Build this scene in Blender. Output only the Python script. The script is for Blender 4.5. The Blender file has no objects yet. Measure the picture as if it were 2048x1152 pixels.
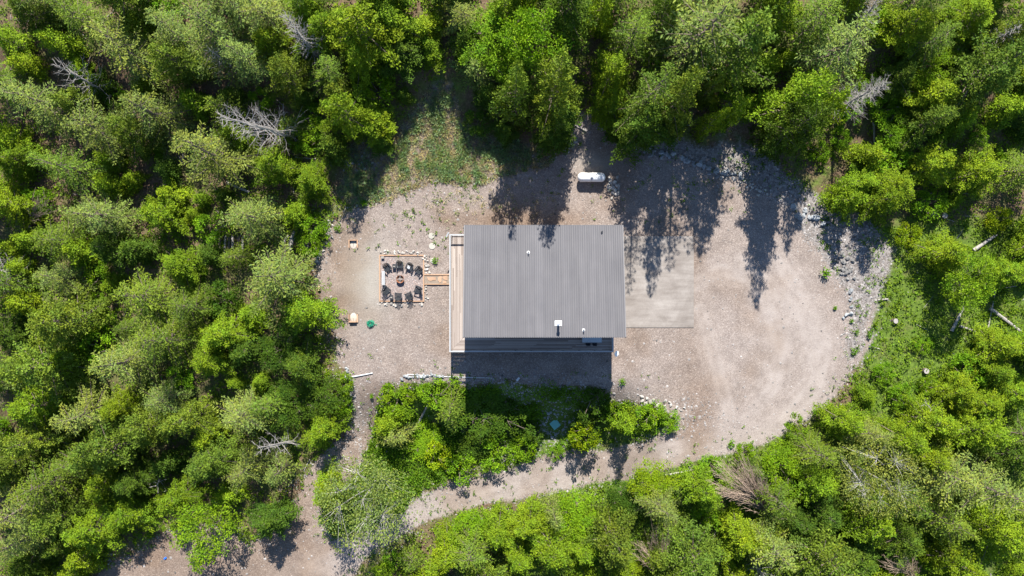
import bpy, bmesh, math, random
import numpy as np
from mathutils import Vector, Matrix

# ------------------------------------------------------------------ camera, light, exposure
S = bpy.context.scene
COL = S.collection
H = 80.0            # camera height, m
PX = 17.0           # photo pixels per metre on the yard level

cam = bpy.data.cameras.new('camera')
cam.sensor_width = 36.0
cam.lens = 18.0 / (1024.0 / PX / H)
cam.clip_end = 2000.0
camo = bpy.data.objects.new('camera', cam)
camo.location = (0, 0, H)
camo.rotation_euler = (0, 0, 0)
COL.objects.link(camo)
S.camera = camo

SUN_EL = 42.5
SUN_AZ = 2.0        # degrees east of the +Y axis
w = bpy.data.worlds.new('World')
S.world = w
w.use_nodes = True
nt = w.node_tree
nt.nodes.clear()
wo = nt.nodes.new('ShaderNodeOutputWorld')
bg = nt.nodes.new('ShaderNodeBackground')
sky = nt.nodes.new('ShaderNodeTexSky')
sky.sky_type = 'NISHITA'
sky.sun_disc = False
sky.sun_elevation = math.radians(SUN_EL)
sky.sun_rotation = math.radians(SUN_AZ)
sky.altitude = 900
sky.ozone_density = 2.2
sky.dust_density = 0.1
bg.inputs['Strength'].default_value = 0.085
nt.links.new(sky.outputs[0], bg.inputs[0])
nt.links.new(bg.outputs[0], wo.inputs[0])

sl = bpy.data.lights.new('sun', 'SUN')
sl.energy = 5.0
sl.angle = math.radians(0.5)
sl.color = (1.0, 0.95, 0.87)
slo = bpy.data.objects.new('sun', sl)
slo.rotation_euler = (math.radians(-(90 - SUN_EL)), 0, math.radians(-SUN_AZ))
COL.objects.link(slo)

S.view_settings.view_transform = 'Standard'
S.view_settings.look = 'None'
S.view_settings.gamma = 1.0
S.view_settings.use_curve_mapping = False
S.view_settings.exposure = 1.22

R_ = random.Random(11)
NP = np.random.default_rng(5)
PI = math.pi


# ------------------------------------------------------------------ terrain height and coordinates
def sst(a, b, x):
    t = np.clip((x - a) / (b - a), 0, 1)
    return t * t * (3 - 2 * t)


def vnoise(x, y, seed=0):
    xi = np.floor(x).astype(np.int64)
    yi = np.floor(y).astype(np.int64)
    fx = x - xi
    fy = y - yi
    fx = fx * fx * (3 - 2 * fx)
    fy = fy * fy * (3 - 2 * fy)

    def hsh(a, b):
        n = (a * 374761393 + b * 668265263 + seed * 1442695041) & 0x7fffffff
        n = ((n ^ (n >> 13)) * 1274126177) & 0x7fffffff
        return ((n ^ (n >> 16)) & 0xffff) / 65535.0
    return ((hsh(xi, yi) * (1 - fx) + hsh(xi + 1, yi) * fx) * (1 - fy)
            + (hsh(xi, yi + 1) * (1 - fx) + hsh(xi + 1, yi + 1) * fx) * fy)


def fbm(x, y, seed=0, oc=4):
    s = 0
    a = 0.5
    for k in range(oc):
        s = s + a * vnoise(x * 2 ** k, y * 2 ** k, seed + k * 7)
        a *= 0.5
    return s / (1 - 0.5 ** oc)


def terr(x, y):
    x = np.asarray(x, float)
    y = np.asarray(y, float)
    px = 1024 + PX * x
    py = 576 - PX * y
    z = -4.0 * (0.5 + 0.5 * sst(690, 840, px)) * sst(752, 890, py) * (1 - sst(1200, 1350, px))
    z = z + 4.0 * (1 - sst(40, 310, py))
    z = z + 0.10 * (fbm(x * 0.25, y * 0.25, 3, 3) - 0.5) * 2 * (1 - sst(-9, -6, x) * sst(24, 21, x) * sst(-10, -8, y) * sst(9, 7, y))
    return z


def tz(x, y):
    return float(terr(x, y))


def W(px, py, z):
    """point at world height z that the photograph shows at pixel px, py"""
    k = (H - z) / H / PX
    return (px - 1024) * k, (576 - py) * k


def G(px, py, h=0.0):
    """ground point below the point h above ground seen at px, py"""
    z = 0.0
    for _ in range(4):
        x, y = W(px, py, z + h)
        z = tz(x, y)
    return x, y, z


# ------------------------------------------------------------------ materials
def mat(name, build):
    m = bpy.data.materials.new(name)
    m.use_nodes = True
    t = m.node_tree
    t.nodes.clear()
    out = t.nodes.new('ShaderNodeOutputMaterial')
    build(t, out)
    return m


def N(t, typ, **kw):
    n = t.nodes.new(typ)
    for k, v in kw.items():
        if k == 'inp':
            for kk, vv in v.items():
                n.inputs[kk].default_value = vv
        else:
            setattr(n, k, v)
    return n


def L(t, a, b):
    t.links.new(a, b)


def mixc(t, fac, a, b, mode='MIX'):
    n = t.nodes.new('ShaderNodeMix')
    n.data_type = 'RGBA'
    n.blend_type = mode
    n.clamp_factor = True
    for sock, v in ((n.inputs[0], fac), (n.inputs[6], a), (n.inputs[7], b)):
        if hasattr(v, 'is_linked') or hasattr(v, 'links'):
            t.links.new(v, sock)
        elif isinstance(v, (int, float)):
            sock.default_value = v
        else:
            sock.default_value = (*v, 1) if len(v) == 3 else v
    return n.outputs[2]


def math_(t, op, a, b=0.0, c=0.0, clamp=False):
    n = t.nodes.new('ShaderNodeMath')
    n.operation = op
    n.use_clamp = clamp
    for i, v in enumerate((a, b, c)):
        if hasattr(v, 'links'):
            t.links.new(v, n.inputs[i])
        else:
            n.inputs[i].default_value = v
    return n.outputs[0]


def ramp(t, fac, stops):
    n = t.nodes.new('ShaderNodeValToRGB')
    el = n.color_ramp.elements
    while len(el) < len(stops):
        el.new(0.5)
    for e, (p, c) in zip(el, stops):
        e.position = p
        e.color = (*c, 1) if len(c) == 3 else c
    t.links.new(fac, n.inputs[0])
    return n.outputs[0]


def simple(name, c, rough=0.7, noise=0.15, scale=6.0, metal=0.0, bump=0.0, objrand=0.0, spec=0.4, stretch=None):
    def b(t, out):
        p = N(t, 'ShaderNodeBsdfPrincipled', inp={'Roughness': rough, 'Metallic': metal, 'Specular IOR Level': spec})
        tc = N(t, 'ShaderNodeTexCoord')
        vec = tc.outputs['Object']
        if stretch:
            mp = N(t, 'ShaderNodeMapping')
            mp.inputs['Scale'].default_value = stretch
            L(t, vec, mp.inputs[0])
            vec = mp.outputs[0]
        nz = N(t, 'ShaderNodeTexNoise', inp={'Scale': scale, 'Detail': 6.0, 'Roughness': 0.65})
        L(t, vec, nz.inputs['Vector'])
        v = math_(t, 'MULTIPLY_ADD', nz.outputs[0], 2 * noise * 2, 1 - 2 * noise)
        if objrand:
            oi = N(t, 'ShaderNodeObjectInfo')
            v2 = math_(t, 'MULTIPLY_ADD', oi.outputs['Random'], 2 * objrand, 1 - objrand)
            v = math_(t, 'MULTIPLY', v, v2)
        hs = N(t, 'ShaderNodeHueSaturation')
        hs.inputs['Color'].default_value = (*c, 1)
        L(t, v, hs.inputs['Value'])
        L(t, hs.outputs[0], p.inputs['Base Color'])
        if bump:
            bp = N(t, 'ShaderNodeBump', inp={'Strength': bump, 'Distance': 0.03})
            L(t, nz.outputs[0], bp.inputs['Height'])
            L(t, bp.outputs[0], p.inputs['Normal'])
        L(t, p.outputs[0], out.inputs[0])
    return mat(name, b)


def leaf_mat(name, trans=0.3, rough=0.6):
    def b(t, out):
        oi = N(t, 'ShaderNodeObjectInfo')
        at = N(t, 'ShaderNodeAttribute', attribute_name='tint')
        hu = N(t, 'ShaderNodeAttribute', attribute_name='hue')
        yel = mixc(t, 1.0, oi.outputs['Color'], (1.20, 1.10, 0.60), 'MULTIPLY')
        blu = mixc(t, 1.0, oi.outputs['Color'], (0.76, 0.96, 1.05), 'MULTIPLY')
        c = mixc(t, hu.outputs['Fac'], blu, yel)
        c = mixc(t, 1.0, c, at.outputs['Color'], 'MULTIPLY')
        p = N(t, 'ShaderNodeBsdfPrincipled', inp={'Roughness': rough, 'Specular IOR Level': 0.08})
        L(t, c, p.inputs['Base Color'])
        tr = N(t, 'ShaderNodeBsdfTranslucent')
        c2 = mixc(t, 1.0, c, (1.15, 1.25, 0.5), 'MULTIPLY')
        L(t, c2, tr.inputs['Color'])
        mx = N(t, 'ShaderNodeMixShader')
        mx.inputs[0].default_value = trans
        L(t, p.outputs[0], mx.inputs[1])
        L(t, tr.outputs[0], mx.inputs[2])
        L(t, mx.outputs[0], out.inputs[0])
    return mat(name, b)


def ground_mat():
    def b(t, out):
        tc = N(t, 'ShaderNodeTexCoord')
        P = tc.outputs['Object']
        cov = N(t, 'ShaderNodeAttribute', attribute_name='cover')
        cov2 = N(t, 'ShaderNodeAttribute', attribute_name='wear')
        sx = N(t, 'ShaderNodeSeparateColor')
        L(t, cov.outputs['Color'], sx.inputs[0])
        s2 = N(t, 'ShaderNodeSeparateColor')
        L(t, cov2.outputs['Color'], s2.inputs[0])

        def noise(sc, det=5.0, ro=0.6):
            n = N(t, 'ShaderNodeTexNoise', inp={'Scale': sc, 'Detail': det, 'Roughness': ro})
            L(t, P, n.inputs['Vector'])
            return n.outputs[0]

        def vor(sc):
            n = N(t, 'ShaderNodeTexVoronoi', inp={'Scale': sc})
            L(t, P, n.inputs['Vector'])
            return n
        n_big = noise(0.11)
        n_mid = noise(0.7)
        n_fine = noise(5.0, 8.0, 0.7)
        v1 = vor(13.0)
        v2 = vor(3.6)
        # gravel
        stone = N(t, 'ShaderNodeSeparateColor')
        L(t, v1.outputs['Color'], stone.inputs[0])
        gcol = ramp(t, stone.outputs[0], [(0.0, (0.166, 0.138, 0.126)), (0.35, (0.218, 0.186, 0.170)), (0.8, (0.252, 0.218, 0.200)), (1.0, (0.36, 0.32, 0.295))])
        gm = ramp(t, n_mid, [(0.3, (0.87, 0.86, 0.85)), (0.7, (1.14, 1.12, 1.09))])
        gcol = mixc(t, 1.0, gcol, gm, 'MULTIPLY')
        gb = ramp(t, n_big, [(0.35, (0.93, 0.91, 0.89)), (0.65, (1.07, 1.07, 1.08))])
        gcol = mixc(t, 1.0, gcol, gb, 'MULTIPLY')
        gf = ramp(t, n_fine, [(0.3, (0.80, 0.79, 0.78)), (0.72, (1.15, 1.15, 1.15))])
        gcol = mixc(t, 1.0, gcol, gf, 'MULTIPLY')
        # fine pale dust where wheels and feet pack the gravel
        dust = ramp(t, n_fine, [(0.3, (0.300, 0.262, 0.240)), (0.75, (0.348, 0.308, 0.284))])
        df = math_(t, 'MULTIPLY', s2.outputs[0], math_(t, 'MULTIPLY_ADD', n_mid, 1.6, -0.1), clamp=True)
        gcol = mixc(t, df, gcol, dust)
        # sandy crusher fines around the horseshoe court
        sand = ramp(t, n_fine, [(0.3, (0.265, 0.245, 0.215)), (0.75, (0.335, 0.315, 0.28))])
        gcol = mixc(t, math_(t, 'MULTIPLY', s2.outputs[1], 0.85), gcol, sand)
        # gravel toned browner and darker
        brn = mixc(t, 1.0, gcol, (0.74, 0.65, 0.56), 'MULTIPLY')
        gcol = mixc(t, s2.outputs[2], gcol, brn)
        # scree
        sc = N(t, 'ShaderNodeSeparateColor')
        L(t, v2.outputs['Color'], sc.inputs[0])
        scol = ramp(t, sc.outputs[0], [(0.0, (0.085, 0.078, 0.074)), (0.5, (0.165, 0.152, 0.144)), (1.0, (0.30, 0.288, 0.28))])
        scol = mixc(t, math_(t, 'MULTIPLY_ADD', s2.outputs[2], 0.6, 0.3), scol, gcol)
        # litter
        lit = ramp(t, n_fine, [(0.25, (0.055, 0.036, 0.022)), (0.5, (0.125, 0.085, 0.055)), (0.75, (0.24, 0.18, 0.125))])
        lg = ramp(t, noise(2.5, 6.0), [(0.35, (0.05, 0.085, 0.014)), (0.65, (0.12, 0.18, 0.03))])
        gf2 = math_(t, 'MULTIPLY_ADD', n_mid, 3.0, -1.0)
        gfac = math_(t, 'ADD', math_(t, 'MULTIPLY', sx.outputs[1], 2.0), math_(t, 'ADD', gf2, -1.0), clamp=True)
        base = mixc(t, gfac, lit, lg)
        # blends with ragged edges
        rag = math_(t, 'MULTIPLY_ADD', n_fine, 0.9, -0.45)
        rag2 = math_(t, 'MULTIPLY_ADD', n_mid, 0.7, -0.35)
        rr = math_(t, 'ADD', rag, rag2)

        def edge(v):
            a = math_(t, 'ADD', v, rr)
            return math_(t, 'MULTIPLY_ADD', a, 3.0, -1.0, clamp=True)
        c = mixc(t, edge(sx.outputs[2]), base, scol)
        c = mixc(t, edge(sx.outputs[0]), c, gcol)
        p = N(t, 'ShaderNodeBsdfPrincipled', inp={'Roughness': 0.95, 'Specular IOR Level': 0.1})
        L(t, c, p.inputs['Base Color'])
        hgt = math_(t, 'ADD', math_(t, 'MULTIPLY', v1.outputs['Distance'], -1.2), math_(t, 'MULTIPLY', n_fine, 1.2))
        bp = N(t, 'ShaderNodeBump', inp={'Strength': 0.45, 'Distance': 0.035})
        L(t, hgt, bp.inputs['Height'])
        L(t, bp.outputs[0], p.inputs['Normal'])
        L(t, p.outputs[0], out.inputs[0])
    return mat('ground_cover', b)


def wood_mat(name, c1, c2, objrand=0.2, scale=3.0, axis=0):
    """grain along a local axis"""
    def b(t, out):
        tc = N(t, 'ShaderNodeTexCoord')
        mp = N(t, 'ShaderNodeMapping')
        s = [14.0, 14.0, 14.0]
        s[axis] = 0.7
        mp.inputs['Scale'].default_value = s
        L(t, tc.outputs['Object'], mp.inputs[0])
        nz = N(t, 'ShaderNodeTexNoise', inp={'Scale': scale, 'Detail': 6.0, 'Roughness': 0.7})
        L(t, mp.outputs[0], nz.inputs['Vector'])
        oi = N(t, 'ShaderNodeObjectInfo')
        f = math_(t, 'ADD', math_(t, 'MULTIPLY', nz.outputs[0], 0.8), math_(t, 'MULTIPLY_ADD', oi.outputs['Random'], 0.6, -0.2))
        c = ramp(t, f, [(0.2, c1), (0.8, c2)])
        v = math_(t, 'MULTIPLY_ADD', oi.outputs['Random'], 2 * objrand, 1 - objrand)
        hs = N(t, 'ShaderNodeHueSaturation')
        L(t, c, hs.inputs['Color'])
        L(t, v, hs.inputs['Value'])
        p = N(t, 'ShaderNodeBsdfPrincipled', inp={'Roughness': 0.85, 'Specular IOR Level': 0.2})
        L(t, hs.outputs[0], p.inputs['Base Color'])
        L(t, p.outputs[0], out.inputs[0])
    return mat(name, b)


def roof_mat():
    def b(t, out):
        tc = N(t, 'ShaderNodeTexCoord')
        mp = N(t, 'ShaderNodeMapping')
        mp.inputs['Scale'].default_value = (1.6, 0.12, 1)
        L(t, tc.outputs['Object'], mp.inputs[0])
        nz = N(t, 'ShaderNodeTexNoise', inp={'Scale': 1.2, 'Detail': 6.0, 'Roughness': 0.6})
        L(t, mp.outputs[0], nz.inputs['Vector'])
        n2 = N(t, 'ShaderNodeTexNoise', inp={'Scale': 0.5, 'Detail': 4.0})
        L(t, tc.outputs['Object'], n2.inputs['Vector'])
        oi = N(t, 'ShaderNodeObjectInfo')
        f = math_(t, 'ADD', math_(t, 'MULTIPLY', nz.outputs[0], 0.6), math_(t, 'MULTIPLY', n2.outputs[0], 0.4))
        c = ramp(t, f, [(0.3, (0.104, 0.102, 0.110)), (0.7, (0.138, 0.134, 0.141))])
        v = math_(t, 'MULTIPLY_ADD', oi.outputs['Random'], 0.16, 0.92)
        hs = N(t, 'ShaderNodeHueSaturation')
        L(t, c, hs.inputs['Color'])
        L(t, v, hs.inputs['Value'])
        p = N(t, 'ShaderNodeBsdfPrincipled', inp={'Roughness': 0.5, 'Specular IOR Level': 0.35})
        L(t, hs.outputs[0], p.inputs['Base Color'])
        L(t, p.outputs[0], out.inputs[0])
    return mat('painted_roof_steel', b)


def concrete_mat():
    def b(t, out):
        tc = N(t, 'ShaderNodeTexCoord')
        n1 = N(t, 'ShaderNodeTexNoise', inp={'Scale': 0.35, 'Detail': 8.0, 'Roughness': 0.6, 'Distortion': 0.8})
        L(t, tc.outputs['Object'], n1.inputs['Vector'])
        mp = N(t, 'ShaderNodeMapping')
        mp.inputs['Scale'].default_value = (0.25, 1.6, 1)
        L(t, tc.outputs['Object'], mp.inputs[0])
        n3 = N(t, 'ShaderNodeTexNoise', inp={'Scale': 1.3, 'Detail': 5.0})
        L(t, mp.outputs[0], n3.inputs['Vector'])
        n2 = N(t, 'ShaderNodeTexNoise', inp={'Scale': 9.0, 'Detail': 6.0, 'Roughness': 0.7})
        L(t, tc.outputs['Object'], n2.inputs['Vector'])
        c = ramp(t, math_(t, 'ADD', math_(t, 'MULTIPLY', n1.outputs[0], 0.6), math_(t, 'MULTIPLY', n3.outputs[0], 0.4)),
                 [(0.34, (0.172, 0.150, 0.134)), (0.5, (0.236, 0.211, 0.192)), (0.66, (0.305, 0.278, 0.256))])
        f = ramp(t, n2.outputs[0], [(0.3, (0.88, 0.88, 0.88)), (0.7, (1.1, 1.1, 1.1))])
        c = mixc(t, 1.0, c, f, 'MULTIPLY')
        p = N(t, 'ShaderNodeBsdfPrincipled', inp={'Roughness': 0.9, 'Specular IOR Level': 0.2})
        L(t, c, p.inputs['Base Color'])
        L(t, p.outputs[0], out.inputs[0])
    return mat('concrete', b)


M = {}
M['ground'] = ground_mat()
M['leaf'] = leaf_mat('leaves', 0.30)
M['needle'] = leaf_mat('needles', 0.18, 0.7)
M['bark'] = simple('bark', (0.16, 0.125, 0.10), 0.95, 0.3, 4.0, bump=0.6)
M['paper_bark'] = simple('pale_bark', (0.36, 0.34, 0.31), 0.9, 0.2, 4.0)
M['deadwood'] = simple('weathered_deadwood', (0.31, 0.285, 0.265), 0.9, 0.25, 5.0)
M['brownwood'] = simple('dry_brown_twigs', (0.30, 0.225, 0.17), 0.9, 0.25, 5.0)
M['roof'] = roof_mat()
M['trim'] = simple('roof_trim', (0.15, 0.145, 0.15), 0.5, 0.05)
M['wall'] = simple('stained_siding', (0.17, 0.12, 0.085), 0.8, 0.15, 3.0)
M['concrete'] = concrete_mat()
M['deck_ns'] = wood_mat('weathered_deck_wood_lengthwise', (0.25, 0.205, 0.18), (0.39, 0.34, 0.305), 0.08, 3.0, 1)
M['deck_ew'] = wood_mat('weathered_deck_wood_crosswise', (0.25, 0.205, 0.18), (0.39, 0.34, 0.305), 0.08, 3.0, 0)
M['railgrey'] = simple('grey_rail_wood', (0.36, 0.37, 0.38), 0.7, 0.1, 6.0)
M['frame_wood'] = simple('pressure_treated_wood', (0.16, 0.13, 0.10), 0.85, 0.15)
M['cedar'] = wood_mat('orange_cedar', (0.27, 0.165, 0.105), (0.42, 0.275, 0.18), 0.12, 3.0, 0)
M['black'] = simple('black_plastic', (0.026, 0.029, 0.034), 0.42, 0.1, 8.0, spec=0.5)
M['iron'] = simple('black_iron', (0.02, 0.02, 0.02), 0.5, 0.1, metal=0.3)
M['rust'] = simple('rusty_steel', (0.22, 0.09, 0.045), 0.8, 0.35, 9.0)
M['ash'] = simple('ash', (0.10, 0.075, 0.06), 0.95, 0.4, 14.0)
M['white'] = simple('white_paint', (0.80, 0.80, 0.79), 0.35, 0.03)
M['pvc'] = simple('white_plastic', (0.55, 0.57, 0.58), 0.45, 0.04)
M['steel'] = simple('galvanised_steel', (0.55, 0.57, 0.60), 0.4, 0.06, metal=0.5)
M['grey'] = simple('grey_plastic', (0.28, 0.30, 0.32), 0.5, 0.08)
M['hose'] = simple('green_hose', (0.01, 0.27, 0.155), 0.4, 0.1)
M['hatch'] = simple('green_fibreglass', (0.16, 0.43, 0.39), 0.5, 0.12, 3.0)
M['glass'] = simple('window_glass', (0.03, 0.04, 0.05), 0.08, 0.05, spec=0.8)
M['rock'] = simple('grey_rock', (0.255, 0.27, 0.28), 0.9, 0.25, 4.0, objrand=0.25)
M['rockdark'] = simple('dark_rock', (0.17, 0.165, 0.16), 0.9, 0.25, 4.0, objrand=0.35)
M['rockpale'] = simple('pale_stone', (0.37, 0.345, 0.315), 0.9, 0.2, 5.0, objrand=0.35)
M['flag'] = simple('orange_flagstone', (0.40, 0.26, 0.175), 0.9, 0.22, 3.0, objrand=0.15)
M['stonedisc'] = simple('pale_concrete', (0.34, 0.325, 0.285), 0.9, 0.12, 5.0, objrand=0.2)
M['sand'] = simple('pale_sand', (0.42, 0.375, 0.32), 0.95, 0.12, 9.0)
M['pinkgravel'] = None
M['glasstop'] = simple('speckled_table_top', (0.42, 0.48, 0.52), 0.35, 0.15, 9.0)
M['blue'] = simple('blue_plastic', (0.02, 0.13, 0.62), 0.5, 0.05)
M['endgrain'] = simple('cut_wood', (0.42, 0.30, 0.19), 0.9, 0.2, 8.0)
M['grass'] = leaf_mat('grass_blades', 0.25)


# ------------------------------------------------------------------ object helpers
def link(name, me, m=None, parent=None):
    o = bpy.data.objects.new(name, me)
    COL.objects.link(o)
    if m is not None and me is not None and not me.materials:
        me.materials.append(m)
    if parent is not None:
        o.parent = parent
    return o


def tag(o, label=None, cat=None, group=None, kind=None):
    if label:
        o['label'] = label
    if cat:
        o['category'] = cat
    if group:
        o['group'] = group
    if kind:
        o['kind'] = kind
    return o


def thing(name, loc, label, cat, group=None, rz=0.0):
    o = bpy.data.objects.new(name, None)
    o.empty_display_size = 0.3
    COL.objects.link(o)
    o.location = loc
    o.rotation_euler = (0, 0, rz)
    return tag(o, label, cat, group)


def np_mesh(name, V, F, m, smooth=False, attrs=None):
    """V (n,3), F (k,q) uniform polygons"""
    me = bpy.data.meshes.new(name)
    V = np.asarray(V, np.float32)
    F = np.asarray(F, np.int32)
    k, q = F.shape
    me.vertices.add(len(V))
    me.vertices.foreach_set('co', V.ravel())
    me.loops.add(k * q)
    me.loops.foreach_set('vertex_index', F.ravel())
    me.polygons.add(k)
    me.polygons.foreach_set('loop_start', np.arange(0, k * q, q, dtype=np.int32))
    if smooth:
        me.polygons.foreach_set('use_smooth', np.ones(k, bool))
    me.update(calc_edges=True)
    for nme, dom, typ, arr in attrs or []:
        a = me.attributes.new(nme, typ, dom)
        a.data.foreach_set('value' if typ == 'FLOAT' else 'color', np.asarray(arr, np.float32).ravel())
    me.materials.append(m)
    return me


class B:
    """collects boxes, tubes and lathes into one mesh"""

    def __init__(s):
        s.bm = bmesh.new()

    def box(s, cx, cy, cz, sx, sy, sz, rz=0.0, mtx=None):
        m = Matrix.Translation((cx, cy, cz)) @ Matrix.Rotation(rz, 4, 'Z') @ Matrix.Diagonal((sx, sy, sz, 1))
        if mtx is not None:
            m = mtx @ m
        bmesh.ops.create_cube(s.bm, size=1.0, matrix=m)
        return s

    def tube(s, pts, rad, n=6, cap=True):
        pts = [Vector(p) for p in pts]
        rr = rad if isinstance(rad, (list, tuple)) else [rad] * len(pts)
        rings = []
        up = Vector((0, 0, 1))
        for i, p in enumerate(pts):
            d = (pts[min(i + 1, len(pts) - 1)] - pts[max(i - 1, 0)])
            if d.length < 1e-6:
                d = Vector((0, 0, 1))
            d.normalize()
            a = d.cross(up if abs(d.z) < 0.95 else Vector((1, 0, 0))).normalized()
            b = d.cross(a)
            rings.append([s.bm.verts.new(p + (a * math.cos(k * 2 * PI / n) + b * math.sin(k * 2 * PI / n)) * rr[i]) for k in range(n)])
        for i in range(len(rings) - 1):
            for k in range(n):
                s.bm.faces.new((rings[i][k], rings[i][(k + 1) % n], rings[i + 1][(k + 1) % n], rings[i + 1][k]))
        if cap and n > 2:
            s.bm.faces.new(rings[0][::-1])
            s.bm.faces.new(rings[-1])
        return s

    def lathe(s, prof, n=20, c=(0, 0, 0)):
        rings = []
        for r, z in prof:
            if r < 1e-5:
                rings.append([s.bm.verts.new((c[0], c[1], c[2] + z))])
            else:
                rings.append([s.bm.verts.new((c[0] + r * math.cos(k * 2 * PI / n), c[1] + r * math.sin(k * 2 * PI / n), c[2] + z)) for k in range(n)])
        for a, b in zip(rings, rings[1:]):
            for k in range(n):
                k2 = (k + 1) % n
                if len(a) == 1 and len(b) == 1:
                    continue
                if len(a) == 1:
                    s.bm.faces.new((a[0], b[k2], b[k]))
                elif len(b) == 1:
                    s.bm.faces.new((a[k], a[k2], b[0]))
                else:
                    s.bm.faces.new((a[k], a[k2], b[k2], b[k]))
        return s

    def prism(s, poly, z0, z1):
        lo = [s.bm.verts.new((x, y, z0)) for x, y in poly]
        hi = [s.bm.verts.new((x, y, z1)) for x, y in poly]
        n = len(poly)
        s.bm.faces.new(hi)
        s.bm.faces.new(lo[::-1])
        for k in range(n):
            s.bm.faces.new((lo[k], lo[(k + 1) % n], hi[(k + 1) % n], hi[k]))
        return s

    def done(s, name, m, parent=None, smooth=False, bevel=0.0, loc=None, rot=None):
        bmesh.ops.recalc_face_normals(s.bm, faces=s.bm.faces)
        if bevel:
            bmesh.ops.bevel(s.bm, geom=s.bm.edges[:] , offset=bevel, segments=1, affect='EDGES')
        if smooth:
            for f in s.bm.faces:
                f.smooth = True
        me = bpy.data.meshes.new(name)
        s.bm.to_mesh(me)
        s.bm.free()
        o = link(name, me, m, parent)
        if loc is not None:
            o.location = loc
        if rot is not None:
            o.rotation_euler = rot
        return o


def kids(o):
    return list(o.children)


def copy_tree(o, parent=None):
    c = o.copy()
    COL.objects.link(c)
    c.parent = parent
    for ch in kids(o):
        copy_tree(ch, c)
    return c


# ------------------------------------------------------------------ ground sheet with its cover
POLY = {}
POLY['yard'] = [(695, 425), (660, 450), (640, 490), (630, 560), (640, 640), (668, 660), (672, 720), (702, 765), (708, 832), (682, 875), (635, 922), (600, 985),
                (560, 1050), (500, 1085), (410, 1040), (345, 1060), (250, 1110), (190, 1152), (170, 1230), (640, 1230), (705, 1160), (734, 1116), (798, 1076), (856, 1042), (953, 1012), (1052, 995),
                (1152, 975), (1252, 955), (1352, 934), (1432, 914), (1500, 898), (1560, 872), (1620, 836), (1672, 792), (1712, 742), (1738, 690),
                (1746, 640), (1752, 590), (1770, 545), (1775, 500), (1725, 462), (1655, 432), (1600, 396), (1545, 358), (1500, 345), (1440, 340), (1380, 318),
                (1285, 292), (1225, 282), (1182, 240), (1150, 238), (1142, 300), (1090, 330), (1040, 345), (960, 372), (860, 362), (790, 395)]
POLY['bed'] = [(752, 830), (772, 792), (808, 768), (870, 760), (930, 768), (1000, 762), (1100, 772), (1195, 776), (1225, 802), (1300, 806), (1340, 828),
               (1348, 850), (1305, 874), (1232, 894), (1100, 908), (1008, 936), (928, 952), (850, 985), (800, 1040), (735, 1060), (668, 1080), (640, 1030), (670, 985), (722, 925), (738, 880)]
POLY['road'] = [(1560, 800), (1480, 850), (1400, 872), (1300, 886), (1200, 907), (1100, 922), (1000, 948), (900, 976), (830, 1006), (740, 1070),
                (640, 1115), (560, 1170), (540, 1230), (640, 1230), (705, 1160), (734, 1116), (798, 1076), (856, 1042), (953, 1012), (1052, 995), (1152, 975), (1252, 955), (1352, 934), (1432, 914),
                (1500, 892), (1560, 872), (1620, 836), (1672, 792)]
POLY['meadow'] = [(690, 300), (730, 285), (775, 295), (820, 230), (860, 175), (905, 165), (935, 240), (1000, 280), (1075, 285), (1095, 330), (1040, 345), (960, 372), (860, 362), (790, 395), (720, 420), (672, 395)]
POLY['scree'] = [(1400, 300), (1450, 285), (1510, 290), (1545, 310), (1560, 340), (1650, 400), (1735, 430), (1790, 500), (1775, 560), (1752, 610), (1735, 700),
                 (1700, 740), (1680, 700), (1690, 600), (1650, 540), (1600, 470), (1560, 420), (1500, 380), (1440, 355), (1380, 330), (1280, 310), (1210, 290), (1270, 270), (1350, 270)]
POLY['dirt'] = [(1130, 230), (1180, 225), (1215, 280), (1260, 330), (1230, 345), (1140, 345)]


def inside(poly, x, y):
    p = np.array(poly, float)
    r = np.zeros(x.shape, bool)
    for (x0, y0), (x1, y1) in zip(p, np.roll(p, -1, 0)):
        c = ((y0 > y) != (y1 > y)) & (x < (x1 - x0) * (y - y0) / (y1 - y0 + 1e-12) + x0)
        r ^= c
    return r


def dist(poly, x, y, closed=True):
    p = np.array(poly, float)
    d = np.full(x.shape, 1e9)
    q = np.roll(p, -1, 0) if closed else p[1:]
    for (x0, y0), (x1, y1) in zip(p, q):
        dx, dy = x1 - x0, y1 - y0
        t = np.clip(((x - x0) * dx + (y - y0) * dy) / (dx * dx + dy * dy), 0, 1)
        d = np.minimum(d, np.hypot(x - x0 - t * dx, y - y0 - t * dy))
    return d


def sdf(poly, x, y):
    d = dist(poly, x, y)
    return np.where(inside(poly, x, y), d, -d)


def covers(x, y):
    """cover weights and distances at world points"""
    z = terr(x, y)
    px = 1024 + PX * x * H / (H - z)
    py = 576 - PX * y * H / (H - z)
    jx = px + 22 * (fbm(x * 0.5, y * 0.5, 21) - 0.5)
    jy = py + 22 * (fbm(x * 0.5, y * 0.5, 33) - 0.5)
    s = {k: sdf(v, jx, jy) for k, v in POLY.items()}
    s['road'] = sdf(POLY['road'], px + 0.35 * (jx - px), py + 0.35 * (jy - py))
    return px, py, s


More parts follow.
